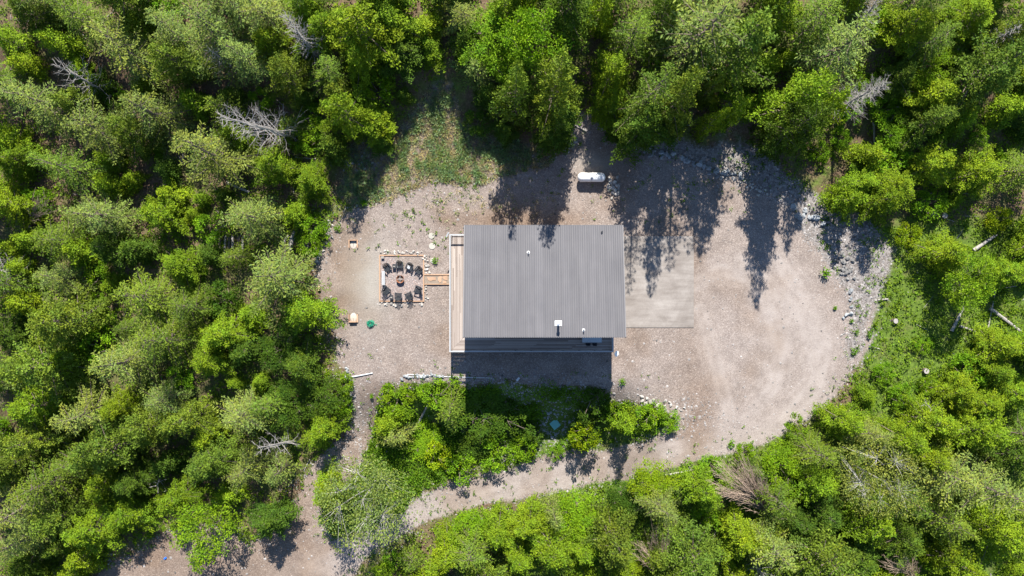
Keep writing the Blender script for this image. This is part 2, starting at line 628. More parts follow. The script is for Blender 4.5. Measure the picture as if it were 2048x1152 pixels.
def build_ground():
    def axis(a, step, far):
        c = list(np.arange(-a, a + 1e-6, step))
        e, d = a, step
        ext = []
        while e < far:
            d *= 1.45
            e += d
            ext.append(e)
        return np.array([-q for q in ext[::-1]] + c + ext)
    xs = axis(72, 0.32, 420)
    ys = axis(44, 0.32, 420)
    X, Y = np.meshgrid(xs, ys)
    Z = terr(X, Y)
    px, py, s = covers(X, Y)
    yard = np.minimum(s['yard'], -s['bed'])
    road = s['road']
    grav = np.clip(0.5 + np.maximum(yard, road) / 16, 0, 1)
    grav = np.maximum(grav, np.clip(0.5 + s['dirt'] / 30, 0, 0.8))
    scree = np.clip(0.5 + s['scree'] / 40, 0, 1)
    grav = grav * (1 - 0.8 * np.clip(s['scree'] / 18, 0, 1))
    green = 0.42 + 0.5 * (fbm(X * 0.13, Y * 0.13, 51) - 0.5)
    green = np.maximum(green, 0.78 * sst(1650, 1760, px) * sst(380, 470, py))
    green = np.maximum(green, 0.80 * np.clip(0.5 + s['bed'] / 30, 0, 1))
    green = np.where(s['meadow'] > 0, 0.25, green)
    scree = np.maximum(scree, 0.72 * np.clip(0.5 + s['meadow'] / 30, 0, 1))
    scree = np.maximum(scree, 0.45 * np.exp(-(np.hypot((px - 1460) / 90, (py - 235) / 75)) ** 2))
    green = np.maximum(green, 0.75 * sst(780, 900, py) * sst(900, 1100, px))
    green = np.where((px < 560) & (py < 380), green - 0.12, green)
    cover = np.stack([grav, np.clip(green, 0, 1), scree, np.ones_like(grav)], -1)
    # packed dust: the wheel lanes of the turning loop and the road
    lane1 = [(560, 1160), (640, 1105), (730, 1070), (840, 1005), (940, 978), (1100, 948), (1300, 908), (1420, 878), (1500, 835), (1550, 770), (1560, 690), (1530, 600), (1480, 520)]
    lane2 = [(600, 1180), (690, 1120), (780, 1062), (860, 1022), (1000, 985), (1200, 948), (1340, 918), (1450, 890), (1560, 850), (1630, 780), (1650, 690), (1610, 590), (1550, 520)]
    lane3 = [(1560, 850), (1640, 760), (1610, 640), (1530, 560), (1440, 540), (1390, 570)]
    lane4 = [(1470, 860), (1440, 760), (1420, 680), (1400, 620)]
    d = np.minimum(dist(lane1, px, py, False), dist(lane2, px, py, False))
    d = np.minimum(d, np.minimum(dist(lane3, px, py, False), dist(lane4, px, py, False)))
    trk = np.minimum(np.abs(d - 9), np.abs(d - 26) + 3)
    dust = 0.55 * np.exp(-(d / 20.0) ** 2) + 0.75 * np.exp(-(trk / 4.5) ** 2) * np.clip((fbm(X * 0.3, Y * 0.3, 64) - 0.3) * 3, 0, 1) + 0.45 * np.exp(-(np.hypot((px - 1560) / 110, (py - 680) / 130)) ** 2)
    dust = np.maximum(dust, 0.6 * np.clip(0.5 + road / 20, 0, 1))
    sand = np.exp(-(np.hypot((px - 735) / 62, (py - 560) / 95)) ** 2 * 1.4)
    sand = np.maximum(sand, 0.8 * np.exp(-(np.hypot((px - 1195) / 45, (py - 325) / 22)) ** 2))
    brown = 0.65 * np.exp(-(np.hypot((px - 665) / 40, (py - 600) / 120)) ** 2) + 0.5 * np.exp(-(np.hypot((px - 1390) / 45, (py - 780) / 150)) ** 2)
    brown = brown + 0.7 * sst(900, 960, py) * (1 - sst(600, 700, px)) + 0.55 * np.clip((fbm(X * 0.16, Y * 0.16, 88) - 0.52) * 6, 0, 1)
    brown = brown + 0.9 * np.clip(0.3 + s['meadow'] / 30, 0, 1)
    brown = brown + 0.75 * np.exp(-((py - 440) / 22.0) ** 2) * sst(830, 900, px) * (1 - sst(1120, 1240, px))
    wear = np.stack([np.clip(dust, 0, 1), np.clip(sand, 0, 1), np.clip(brown, 0, 1), np.ones_like(dust)], -1)

    ny, nx = X.shape
    V = np.stack([X, Y, Z], -1).reshape(-1, 3)
    idx = np.arange(ny * nx).reshape(ny, nx)
    F = np.stack([idx[:-1, :-1], idx[:-1, 1:], idx[1:, 1:], idx[1:, :-1]], -1).reshape(-1, 4)

    def fc(a):
        return ((a[:-1, :-1] + a[1:, 1:]) / 2).ravel()
    k_road = fc(road) > 0
    k_yard = (fc(yard) > 0) & ~k_road
    k_bed = (fc(s['bed']) > 0) & ~k_road & ~k_yard
    k_mead = (fc(s['meadow']) > 0) & ~k_road & ~k_yard & ~k_bed
    k_for = ~(k_road | k_yard | k_bed | k_mead)
    for nm, k in (('gravel_yard', k_yard), ('dirt_road', k_road), ('shrub_bed', k_bed), ('meadow', k_mead), ('forest_floor', k_for)):
        f = F[k]
        u, inv = np.unique(f, return_inverse=True)
        me = np_mesh(nm, V[u], inv.reshape(f.shape), M['ground'], True,
                     [('cover', 'POINT', 'FLOAT_COLOR', cover.reshape(-1, 4)[u]), ('wear', 'POINT', 'FLOAT_COLOR', wear.reshape(-1, 4)[u])])
        o = link(nm, me)
        tag(o, kind='structure')


build_ground()

# ------------------------------------------------------------------ house
RZF, RZB = 8.4, 6.5
RX0, RX1, RY0, RY1 = -5.12, 11.95, -5.16, 6.76


def roofz(y):
    return RZB + (RY1 - y) * (RZF - RZB) / (RY1 - RY0)


house = thing('house', (0, 0, 0), 'two-storey house under a grey ribbed metal shed roof', 'house')
WX0, WX1, WY0, WY1 = -4.4, 11.35, -3.7, 6.25
th = 0.2


def wall(p0, p1, nx, ny):
    bm = bmesh.new()
    (x0, y0), (x1, y1) = p0, p1
    vs = []
    for (x, y) in ((x0, y0), (x1, y1), (x1 + nx * th, y1 + ny * th), (x0 + nx * th, y0 + ny * th)):
        vs.append((bm.verts.new((x, y, -0.05)), bm.verts.new((x, y, roofz(y) - 0.24))))
    n = 4
    for k in range(n):
        a, b = vs[k], vs[(k + 1) % n]
        bm.faces.new((a[0], b[0], b[1], a[1]))
    bm.faces.new([v[1] for v in vs])
    bm.faces.new([v[0] for v in vs][::-1])
    bmesh.ops.recalc_face_normals(bm, faces=bm.faces)
    me = bpy.data.meshes.new('wall')
    bm.to_mesh(me)
    bm.free()
    return link('wall', me, M['wall'], house)


wall((WX0, WY0), (WX1, WY0), 0, 1)
wall((WX0, WY1), (WX1, WY1), 0, -1)
wall((WX0, WY0 + th), (WX0, WY1 - th), 1, 0)
wall((WX1, WY0 + th), (WX1, WY1 - th), -1, 0)


def window(cx, cy, cz, w_, h_, along):
    f = B()
    t_ = 0.06
    if along == 'x':
        f.box(cx, cy, cz + h_ / 2, w_ + t_, 0.08, t_).box(cx, cy, cz - h_ / 2, w_ + t_, 0.08, t_)
        f.box(cx - w_ / 2, cy, cz, t_, 0.08, h_ - t_).box(cx + w_ / 2, cy, cz, t_, 0.08, h_ - t_)
    else:
        f.box(cx, cy, cz + h_ / 2, 0.08, w_ + t_, t_).box(cx, cy, cz - h_ / 2, 0.08, w_ + t_, t_)
        f.box(cx, cy - w_ / 2, cz, 0.08, t_, h_ - t_).box(cx, cy + w_ / 2, cz, 0.08, t_, h_ - t_)
    o = f.done('window', M['white'], house)
    g = B().box(cx, cy, cz, w_ if along == 'x' else 0.03, 0.03 if along == 'x' else w_, h_)
    g.done('pane', M['glass'], o)


for x in (-2.4, 1.2, 8.6):
    window(x, WY0 - 0.02, 4.4, 1.6, 1.5, 'x')
window(4.8, WY0 - 0.02, 3.85, 2.4, 2.1, 'x')
for x in (-1.5, 3.0, 7.5):
    window(x, WY1 + 0.02, 4.4, 1.0, 1.0, 'x')
window(WX0 - 0.02, 1.5, 4.3, 1.5, 1.3, 'y')
gd = B()
for k in range(4):
    gd.box(WX1 + 0.03, 1.3, 0.33 + k * 0.62, 0.05, 4.6, 0.60)
gd.done('garage_door', M['white'], house)

# ribbed roof: steel sheets, each a piece of the roof
roof = B().prism([(RX0 + 0.03, RY0 + 0.03), (RX1 - 0.03, RY0 + 0.03), (RX1 - 0.03, RY1 - 0.03), (RX0 + 0.03, RY1 - 0.03)], -0.17, -0.02).done('roof', M['trim'], house)
for v in roof.data.vertices:
    v.co.z += roofz(v.co.y)
npan = 18
pw = (RX1 - RX0) / npan
nr = 4


def panel_mesh(i):
    prof = []
    p = pw / nr
    for k in range(nr):
        x0 = k * p
        # flat pan, rib
        prof += [(x0 + 0.0005, 0.0), (x0 + p - 0.118, 0.0), (x0 + p - 0.075, 0.075), (x0 + p - 0.045, 0.075), (x0 + p - 0.0015, 0.0)]
    V, F = [], []
    for y in (RY0, RY1):
        for (x, z) in prof:
            V.append((RX0 + i * pw + x, y, roofz(y) + z + 0.004))
    n = len(prof)
    for k in range(n - 1):
        F.append((k, k + 1, n + k + 1, n + k))
    return np_mesh('roof_panel', V, F, M['roof'])


for i in range(npan):
    link('roof_panel', panel_mesh(i), None, roof)
for x in (RX0 - 0.02, RX1 + 0.02):
    o = B().box(x, 0, -0.05, 0.10, 1, 0.24).done('rake_trim', M['trim'], roof)
    for v in o.data.vertices:
        y = RY0 if v.co.y < 0 else RY1
        v.co.y = y
        v.co.z += roofz(y) + 0.01
B().box((RX0 + RX1) / 2, RY0 - 0.035, RZF - 0.10, RX1 - RX0 + 0.16, 0.05, 0.24).done('fascia', M['trim'], roof)
B().box((RX0 + RX1) / 2, RY1 + 0.035, RZB - 0.10, RX1 - RX0 + 0.16, 0.05, 0.22).done('fascia', M['trim'], roof)

# chimney and roof vents
cx, cy = W(1116.5, 646.5, 8.2)
cz = roofz(cy)
ch = B().box(cx, cy, cz + 0.09, 0.74, 0.56, 0.10).done('chimney', M['white'], house)
tag(ch, 'white flashing pan with round steel flue')
B().lathe([(0.12, 0.0), (0.12, 1.0)], 14, (cx, cy, cz + 0.12)).done('flue', M['steel'], ch)
B().lathe([(0.0, 1.26), (0.17, 1.24), (0.18, 1.02), (0.12, 1.0), (0.0, 1.0)], 14, (cx, cy, cz + 0.12)).done('flue_cap', M['steel'], ch)
for (px, py, s_) in ((1057, 504, 1.0), (1166, 659.5, 1.0)):
    x, y = W(px, py, 7.8)
    z = roofz(y)
    v = B().lathe([(0.0, 0.03), (0.16, 0.035), (0.17, 0.0)], 14, (x, y, z + 0.03)).done('vent_pipe', M['white'], house)
    B().lathe([(0.055, 0.0), (0.055, 0.42), (0.045, 0.42), (0.045, 0.1), (0, 0.1)], 10, (x, y, z + 0.05)).done('pipe', M['black'], v)
x, y = W(1204, 463.5, 6.7)
B().lathe([(0.09, 0.0), (0.09, 0.25), (0.0, 0.25)], 10, (x, y, roofz(y) + 0.02)).done('vent_pipe', M['black'], house)

# ------------------------------------------------------------------ deck on posts
DZ = 2.55
DX0, DX1, DY0, DY1 = -7.04, 11.42, -7.2, 6.05
deck = thing('deck', (0, 0, 0), 'raised weathered wooden deck wrapping two sides of the house', 'deck')
bw, gap = 0.14, 0.012


def board(poly, m):
    o = B().prism(poly, DZ - 0.038, DZ).done('board', m, deck)
    # own origin so that each board has its own grain
    c = Vector((sum(p[0] for p in poly) / len(poly), sum(p[1] for p in poly) / len(poly), DZ))
    off = Vector((R_.uniform(-9, 9), R_.uniform(-9, 9), 0))
    for v in o.data.vertices:
        v.co -= c
    o.location = c
    return o


n = int((WX0 - 0.01 - DX0) / bw)
for i in range(n):
    x0 = DX0 + i * bw
    x1 = x0 + bw - gap
    yb0, yb1 = DY0 + (x0 - DX0) + 0.01, DY0 + (x1 - DX0) + 0.01
    cuts = [DY1]
    y = DY1
    first = R_.uniform(1.5, 4.8)
    y -= first
    while y > yb1 + 0.9:
        cuts.append(y)
        y -= 4.8
    for k in range(len(cuts)):
        top = cuts[k] - (0.003 if k else 0)
        if k + 1 < len(cuts):
            board([(x0, cuts[k + 1] + 0.003), (x1, cuts[k + 1] + 0.003), (x1, top), (x0, top)], M['deck_ns'])
        else:
            board([(x0, yb0), (x1, yb1), (x1, top), (x0, top)], M['deck_ns'])
n = int((WY0 - 0.01 - DY0) / bw)
for i in range(n):
    y0 = DY0 + i * bw
    y1 = y0 + bw - gap
    xs0 = min(DX0 + (y0 - DY0) + 0.01, WX0)
    xs1 = min(DX0 + (y1 - DY0) + 0.01, WX0)
    cuts = []
    x = xs1 + R_.uniform(1.8, 4.8)
    while x < DX1 - 0.8:
        cuts.append(x)
        x += 4.8
    cuts.append(DX1)
    a0, a1 = xs0, xs1
    for k, c in enumerate(cuts):
        board([(a0, y0), (c - 0.003, y0), (c - 0.003, y1), (a1, y1)], M['deck_ew'])
        a0 = a1 = c + 0.003
# joists and posts
y = DY0 + 0.6
while y < DY1:
    B().box((DX0 + WX0) / 2, y, DZ - 0.14, WX0 - DX0 - 0.1, 0.045, 0.19).done('joist', M['frame_wood'], deck)
    y += 0.46
x = WX0 + 0.3
while x < DX1:
    B().box(x, (DY0 + WY0) / 2, DZ - 0.14, 0.045, WY0 - DY0 - 0.1, 0.19).done('joist', M['frame_wood'], deck)
    x += 0.46
B().box((DX0 + DX1) / 2, DY0 - 0.02, DZ - 0.13, DX1 - DX0 + 0.04, 0.04, 0.24).done('fascia', M['railgrey'], deck)
B().box(DX0 - 0.02, (DY0 + DY1) / 2 + 0.01, DZ - 0.13, 0.04, DY1 - DY0 - 0.02, 0.24).done('fascia', M['railgrey'], deck)
B().box((DX0 + WX0) / 2, DY1 + 0.02, DZ - 0.13, WX0 - DX0, 0.04, 0.24).done('fascia', M['railgrey'], deck)
B().box(DX1 + 0.02, (DY0 + WY0) / 2, DZ - 0.13, 0.04, WY0 - DY0, 0.24).done('fascia', M['railgrey'], deck)
for (x, y) in [(DX0 + 0.15, DY0 + 0.15)] + [(DX0 + 0.15, DY0 + 0.15 + k * 4.25) for k in (1, 2, 3)] + [(DX0 + 0.15 + k * 4.5, DY0 + 0.15) for k in (1, 2, 3, 4)]:
    z = tz(x, y)
    B().box(x, y, (z + DZ - 0.24) / 2, 0.14, 0.14, DZ - 0.24 - z).done('post', M['frame_wood'], deck)
# railing: cap, posts, wire mesh
RT = DZ + 1.05


def rail(x0, y0, x1, y1):
    Ln = math.hypot(x1 - x0, y1 - y0)
    a = math.atan2(y1 - y0, x1 - x0)
    mx, my = (x0 + x1) / 2, (y0 + y1) / 2
    o = B().box(mx, my, RT - 0.02, Ln + 0.14, 0.15, 0.04, a).done('rail', M['railgrey'], deck)
    B().box(mx, my, RT - 0.085, Ln, 0.04, 0.09, a).done('rail_support', M['railgrey'], o)
    B().box(mx, my, DZ + 0.12, Ln, 0.04, 0.07, a).done('bottom_rail', M['railgrey'], o)
    k = max(1, round(Ln / 1.8))
    for i in range(k + 1):
        f = i / k
        B().box(x0 + (x1 - x0) * f, y0 + (y1 - y0) * f, DZ + 0.51, 0.09, 0.09, 1.02, a).done('rail_post', M['iron'], o)
    m = B()
    nn = int(Ln / 0.15)
    for i in range(1, nn):
        f = i / nn
        m.box(x0 + (x1 - x0) * f, y0 + (y1 - y0) * f, DZ + 0.53, 0.006, 0.006, 0.8)
    for i in range(7):
        m.box(mx, my, DZ + 0.20 + i * 0.11, Ln, 0.006, 0.006, a)
    tag(m.done('wire_mesh', M['iron'], o), kind='stuff')


rail(DX0 + 0.07, DY0 + 0.07, DX0 + 0.07, DY1 - 0.07)
rail(DX0 + 0.22, DY1 - 0.07, WX0 - 0.1, DY1 - 0.07)
rail(DX0 + 0.22, DY0 + 0.07, DX1 - 0.22, DY0 + 0.07)
rail(DX1 - 0.07, DY0 + 0.07, DX1 - 0.07, WY0 - 0.1)

# ------------------------------------------------------------------ concrete apron
apron = thing('concrete_apron', (0, 0, 0), 'bare concrete parking slab beside the house roof', 'slab')
ax0 = WX1 + 0.01
ax1 = (1387.5 - 1024) / PX
ay1, ay0, aym = (576 - 472.5) / PX, (576 - 655) / PX, (576 - 496.5) / PX
for (y0, y1, x1) in ((ay0, aym - 0.008, ax1), (aym + 0.008, ay1, ax1 - 0.05)):
    B().prism([(ax0, y0), (x1, y0), (x1, y1), (ax0, y1)], -0.10, 0.065).done('slab', M['concrete'], apron)


# ------------------------------------------------------------------ garden furniture round the fire pit
def adirondack():
    """chair, front towards -Y, base at the origin"""
    root = thing('garden_chair', (0, 0, 0), 'x', 'chair', 'black slatted chairs round the fire pit')
    for k in range(5):
        f = k / 4
        y = -0.30 + f * 0.50
        z = 0.38 - f * 0.11
        B().box(0, y, z, 0.54, 0.112, 0.022, 0, None).done('seat_slat', M['black'], root)
    tilt = Matrix.Translation((0, 0.22, 0.26)) @ Matrix.Rotation(math.radians(-24), 4, 'X')
    for k in range(5):
        u = (k - 2)
        hgt = 0.82 - 0.045 * u * u
        mt = tilt @ Matrix.Rotation(math.radians(u * 3.0), 4, 'Y')
        B().box(u * 0.105, 0, hgt / 2, 0.088, 0.022, hgt, 0, mt).done('back_slat', M['black'], root)
    for s_ in (-1, 1):
        B().box(s_ * 0.345, -0.02, 0.56, 0.14, 0.74, 0.025).done('armrest', M['black'], root)
        B().box(s_ * 0.31, -0.30, 0.27, 0.035, 0.10, 0.555).done('leg', M['black'], root)
        lg = B()
        m = Matrix.Translation((s_ * 0.27, 0.05, 0.22)) @ Matrix.Rotation(math.radians(-24), 4, 'X')
        lg.box(0, 0, 0, 0.035, 0.86, 0.10, 0, m)
        lg.done('side_rail', M['black'], root)
        B().box(s_ * 0.31, 0.27, 0.27, 0.035, 0.06, 0.555).done('arm_post', M['black'], root)
    B().box(0, 0.34, 0.55, 0.62, 0.025, 0.07).done('back_brace', M['black'], root)
    return root


FIRE = (800.4, 558.4)
chairs = [
    (774.8, 535.0, 40, 'black slatted chair just above the pale bench, facing the fire pit'),
    (799.5, 530.0, 2, 'black slatted chair directly above the fire pit, facing down'),
    (819.0, 533.5, -22, 'black slatted chair with a pale item on its seat'),
    (837.0, 540.5, -40, 'black slatted chair in the upper corner beside the flagstone path'),
    (772.6, 580.0, 140, 'black slatted chair just below the pale bench'),
    (796.8, 592.0, 178, 'black slatted chair directly below the fire pit'),
    (818.0, 591.0, 205, 'black slatted chair turned towards the pit, second from the lower flagstone corner'),
    (835.5, 579.0, 250, 'black slatted chair by the lower corner under the flagstone path'),
]
proto = adirondack()
for i, (px, py, a, lab) in enumerate(chairs):
    o = proto if i == 0 else copy_tree(proto)
    x, y = W(px, py, 0.4)
    o.location = (x, y, 0.0)
    o.rotation_euler = (0, 0, math.radians(a))
    o['label'] = lab
x, y = W(818.0, 534.0, 0.36)
tag(B().box(0, 0, 0.02, 0.34, 0.36, 0.04, 0, None).done('cushion', M['pvc'], None, bevel=0.008, loc=(x - 0.03, y - 0.02, 0.395), rot=(math.radians(12), 0, math.radians(-22))),
    'small pale cushion lying on a black chair seat', 'cushion')


def side_table():
    r = thing('side_table', (0, 0, 0), 'x', 'table', 'small black side tables')
    for k in range(4):
        B().box(0, -0.2 + k * 0.133, 0.44, 0.40, 0.118, 0.022).done('slat', M['black'], r)
    for sx in (-1, 1):
        for sy in (-1, 1):
            B().box(sx * 0.17, sy * 0.2, 0.214, 0.04, 0.04, 0.428).done('leg', M['black'], r)
    return r


tb = side_table()
for i, (px, py, a, lab) in enumerate(((788.4, 532.5, 0, 'small black side table between two upper chairs'), (782.8, 594.5, 0, 'small black side table between two lower chairs'))):
    o = tb if i == 0 else copy_tree(tb)
    x, y = W(px, py, 0.4)
    o.location = (x, y, 0)
    o.rotation_euler = (0, 0, math.radians(a))
    o['label'] = lab
    tag(B().box(x, y - 0.02, 0.485, 0.20, 0.09, 0.06).done('tin', M['stonedisc'], None), 'pale tin on the ' + ('upper' if i == 0 else 'lower') + ' black side table', 'tin')

# bench
x, y = W(766.8, 556, 0.45)
bn = thing('bench', (x, y, 0), 'long pale grey backless bench inside the timber border', 'bench')
for k in range(2):
    B().box(-0.09 + k * 0.18, 0, 0.45, 0.165, 1.66, 0.05).done('seat_plank', M['railgrey'], bn)
for s_ in (-1, 1):
    B().box(0, s_ * 0.62, 0.21, 0.30, 0.08, 0.42).done('leg', M['railgrey'], bn)

# fire pit
x, y = W(*FIRE, 0.35)
fp = thing('fire_pit', (x, y, 0), 'round rusty steel fire bowl with a crossed grate', 'fire pit')
B().lathe([(0.0, 0.16), (0.22, 0.18), (0.38, 0.30), (0.44, 0.46), (0.47, 0.46), (0.47, 0.44), (0.40, 0.27), (0.24, 0.13), (0.0, 0.11)], 28).done('bowl', M['rust'], fp, smooth=True)
B().lathe([(0.0, 0.235), (0.20, 0.23), (0.33, 0.265)], 16).done('ash', M['ash'], fp, smooth=True)
for a in (0, PI / 2):
    B().box(0, 0, 0.475 + (0.001 if a else 0.016), 0.92, 0.03, 0.015, a).done('grate_bar', M['steel'], fp)
for k in range(3):
    a = k * 2 * PI / 3 + 0.5
    B().tube([(0.30 * math.cos(a), 0.30 * math.sin(a), 0.22), (0.40 * math.cos(a), 0.40 * math.sin(a), 0.0)], 0.018).done('leg', M['rust'], fp)
for k, a in enumerate((0.4, 1.9, 2.8)):
    tag(B().tube([(x - 0.2 * math.cos(a), y - 0.2 * math.sin(a), 0.29 + 0.03 * k), (x + 0.2 * math.cos(a), y + 0.2 * math.sin(a), 0.30 + 0.03 * k)], 0.035, 7).done('firewood', M['brownwood'], None),
        ('bottom', 'middle', 'topmost')[k] + ' charred stick of firewood stacked in the rusty bowl', 'firewood', 'charred firewood in the bowl')

# timber border and pink gravel inside
bx0, by1 = W(759.5, 510.8, 0.12)
bx1, by0 = W(847.2, 602.5, 0.12)
tim = thing('timber_border', (0, 0, 0), 'square border of orange timbers framing the fire pit seating', 'border')
tw, thh = 0.13, 0.14
for (cx_, cy_, sx, sy) in (((bx0 + bx1) / 2, by1, bx1 - bx0 + tw, tw), ((bx0 + bx1) / 2, by0, bx1 - bx0 + tw, tw)):
    B().box(0, 0, 0, sx, sy, thh).done('timber', M['cedar'], tim, loc=(cx_, cy_, thh / 2))
for cx_ in (bx0, bx1):
    B().box(0, 0, 0, by1 - by0 - tw - 0.004, tw, thh).done('timber', M['cedar'], tim, loc=(cx_, (by0 + by1) / 2, thh / 2), rot=(0, 0, PI / 2))


def pit_gravel():
    def b(t, out):
        tc = N(t, 'ShaderNodeTexCoord')
        v = N(t, 'ShaderNodeTexVoronoi', inp={'Scale': 14.0})
        L(t, tc.outputs['Object'], v.inputs['Vector'])
        s_ = N(t, 'ShaderNodeSeparateColor')
        L(t, v.outputs['Color'], s_.inputs[0])
        c = ramp(t, s_.outputs[0], [(0.0, (0.16, 0.138, 0.128)), (0.4, (0.235, 0.205, 0.192)), (0.75, (0.29, 0.256, 0.24)), (1.0, (0.42, 0.38, 0.36))])
        c2 = ramp(t, s_.outputs[1], [(0.0, (0.9, 0.95, 1.0)), (1.0, (1.15, 0.97, 0.9))])
        c = mixc(t, 1.0, c, c2, 'MULTIPLY')
        p = N(t, 'ShaderNodeBsdfPrincipled', inp={'Roughness': 0.9, 'Specular IOR Level': 0.15})
        L(t, c, p.inputs['Base Color'])
        bp = N(t, 'ShaderNodeBump', inp={'Strength': 0.6, 'Distance': 0.05})
        L(t, v.outputs['Distance'], bp.inputs['Height'])
        bp.invert = True
        L(t, bp.outputs[0], p.inputs['Normal'])
        L(t, p.outputs[0], out.inputs[0])
    return mat('pink_gravel', b)


M['pinkgravel'] = pit_gravel()
V = []
gx = np.linspace(bx0 + 0.06, bx1 - 0.06, 16)
gy = np.linspace(by0 + 0.06, by1 - 0.06, 16)
X, Y = np.meshgrid(gx, gy)
idx = np.arange(256).reshape(16, 16)
F = np.stack([idx[:-1, :-1], idx[:-1, 1:], idx[1:, 1:], idx[1:, :-1]], -1).reshape(-1, 4)
tag(link('gravel_bed', np_mesh('gravel_bed', np.stack([X, Y, np.maximum(terr(X, Y), 0) * 0 + 0.03], -1).reshape(-1, 3), F, M['pinkgravel'])), kind='structure')

# small block in the border corner
x, y = W(765.2, 515, 0.2)
tag(B().box(0, 0, 0.17, 0.34, 0.30, 0.28, 0, None).done('paving_block', M['rockpale'], None, bevel=0.02, loc=(x, y, 0.0), rot=(0, 0, 0.1)), 'pale square block in the upper corner of the timber border', 'block')

# flagstone path
pth = thing('path_edging', (0, 0, 0), 'pair of brown timbers edging the flagstone path', 'edging')
ex0, ex1 = bx1 + 0.08, -7.15
for py in (549.5, 568.5):
    _, y = W(0, py, 0.1)
    B().box(0, 0, 0, ex1 - ex0, 0.10, 0.13).done('timber', M['cedar'], pth, loc=((ex0 + ex1) / 2, y, 0.065))
y0, y1 = W(0, 568, 0)[1], W(0, 550, 0)[1]
g = np_mesh('path_bed', [(ex0, y0, 0.035), (ex1, y0, 0.035), (ex1, y1, 0.035), (ex0, y1, 0.035)], [(0, 1, 2, 3)],
            simple('brown_sand', (0.235, 0.19, 0.15), 0.95, 0.3, 5.0))
tag(link('path_bed', g), kind='structure')
for i, (poly, lab) in enumerate((
        ([(853, 553), (859, 555), (866, 553.5), (872, 555), (871, 561), (866, 560.5), (862, 562), (857, 561)], 'orange flagstone beside the timber border, ragged and flat'),
        ([(876, 555), (880, 552), (884, 553), (883, 562), (880, 566), (876, 561)], 'narrow orange flagstone in the middle of the path'),
        ([(886, 552), (895, 551.5), (895, 561), (889, 560), (885, 556)], 'orange flagstone beside the deck edge'),
        ([(885, 562), (890, 561.5), (893, 563.5), (893, 567), (886, 567)], 'small orange flagstone under the deck edge one'))):
    pts = [W(a, b, 0.05) for a, b in poly]
    tag(B().prism(pts, 0.01, 0.075).done('flagstone', M['flag'], None), lab, 'flagstone', 'flagstones of the short path')

# round stepping stones
for px, py, r, lab in ((863.3, 472, 6.3, 'round concrete stepping stone, topmost of three'), (864.3, 492.5, 6.5, 'round concrete stepping stone, middle of three'), (866, 521.5, 5.6, 'pale round stepping stone with weeds about it')):
    x, y, z = G(px, py)
    r = r / PX
    tag(B().lathe([(0, 0.07), (r * 0.93, 0.07), (r, 0.05), (r, -0.05), (0, -0.05)], 22, (x, y, z)).done('stepping_stone', M['stonedisc'], None), lab, 'stepping stone', 'round stepping stones by the deck')


# horseshoe pits
def pit(px, py, wd, dp, flip, lab, sandy):
    x, y, z = G(px, py)
    r = thing('horseshoe_pit', (x, y, z), lab, 'horseshoe pit', 'horseshoe pits', 0 if not flip else PI)
    for s_ in (-1, 1):
        B().box(0, 0, 0, dp, 0.13, 0.18).done('side_board', M['cedar'], r, loc=(s_ * wd / 2, 0, 0.09), rot=(0, 0, PI / 2))
        B().box(0, 0, 0, 0.10, 0.10, 0.16).done('post', M['frame_wood'], r, loc=(s_ * wd / 2, -dp / 2 - 0.06, 0.08))
    B().box(0, 0, 0, wd - 0.14, 0.11, 0.42 if flip else 0.34).done('backboard', M['cedar'], r, loc=(0, dp / 2 - 0.06, 0.21 if flip else 0.17))
    B().tube([(0, 0.06, 0.0), (0, 0.0, 0.34)], 0.02).done('stake', M['iron'], r)
    bm = B()
    prof = [(0, 0.10), (0.2, 0.095), (0.36, 0.06), (0.46, 0.0)]
    bm.lathe(prof, 16)
    o = bm.done('sand', M['sand'], r, smooth=True)
    o.scale = (0.85, 1.15, 0.7 if sandy else 0.4)
    o.location = (0, -0.12 if sandy else -0.05, 0.01)
    return r


pit(707, 487.5, 0.98, 0.92, False, 'wooden horseshoe pit frame with its open end facing down', False)
pit(707, 636.5, 0.98, 0.95, True, 'wooden horseshoe pit frame filled with pale sand', True)

# hose coil
x, y, z = G(741.5, 647)
pts = []
for k in range(260):
    a = k * 2 * PI / 26
    r = 0.30 + 0.12 * math.sin(k * 0.37) + 0.05 * math.sin(k * 1.3)
    pts.append((x + 0.06 * math.sin(k * 0.21) + r * math.cos(a), y + 0.05 * math.cos(k * 0.17) + 0.9 * r * math.sin(a), z + 0.03 + 0.0011 * k))
pts += [(x + 0.55, y - 0.12, z + 0.05), (x + 0.72, y - 0.1, z + 0.02), (x + 0.74, y - 0.18, z + 0.02), (x + 0.6, y - 0.22, z + 0.02)]
tag(B().tube(pts, 0.024, 5).done('garden_hose', M['hose'], None, smooth=True), 'coiled green garden hose lying on the gravel', 'hose')


# ------------------------------------------------------------------ propane tank
x, y = W(1183, 354.5, 0.85)
tk = thing('propane_tank', (x, y, tz(x, y)), 'white horizontal propane tank at the edge of the gravel', 'propane tank')
Lh, r = 1.62, 0.53
prof = []
for k in range(9):
    a = k / 8 * PI / 2
    prof.append((r * math.sin(a), -Lh + 0.45 * (1 - math.cos(a))))
prof += [(q, -zz) for q, zz in prof[::-1]]
sh = B().lathe(prof, 32).done('shell', M['white'], tk, smooth=True)
sh.rotation_euler = (0, PI / 2, 0)
sh.location = (0, 0, 0.82)
B().lathe([(0.17, 0.0), (0.17, 0.12), (0.14, 0.18), (0, 0.2)], 16, (0, -0.02, 1.33)).done('valve_dome', M['steel'], tk)
B().tube([(0, -0.02, 1.42), (-0.06, -0.3, 1.30), (-0.1, -0.56, 0.9), (-0.12, -0.58, 0.02)], 0.022).done('gas_pipe', M['grey'], tk)
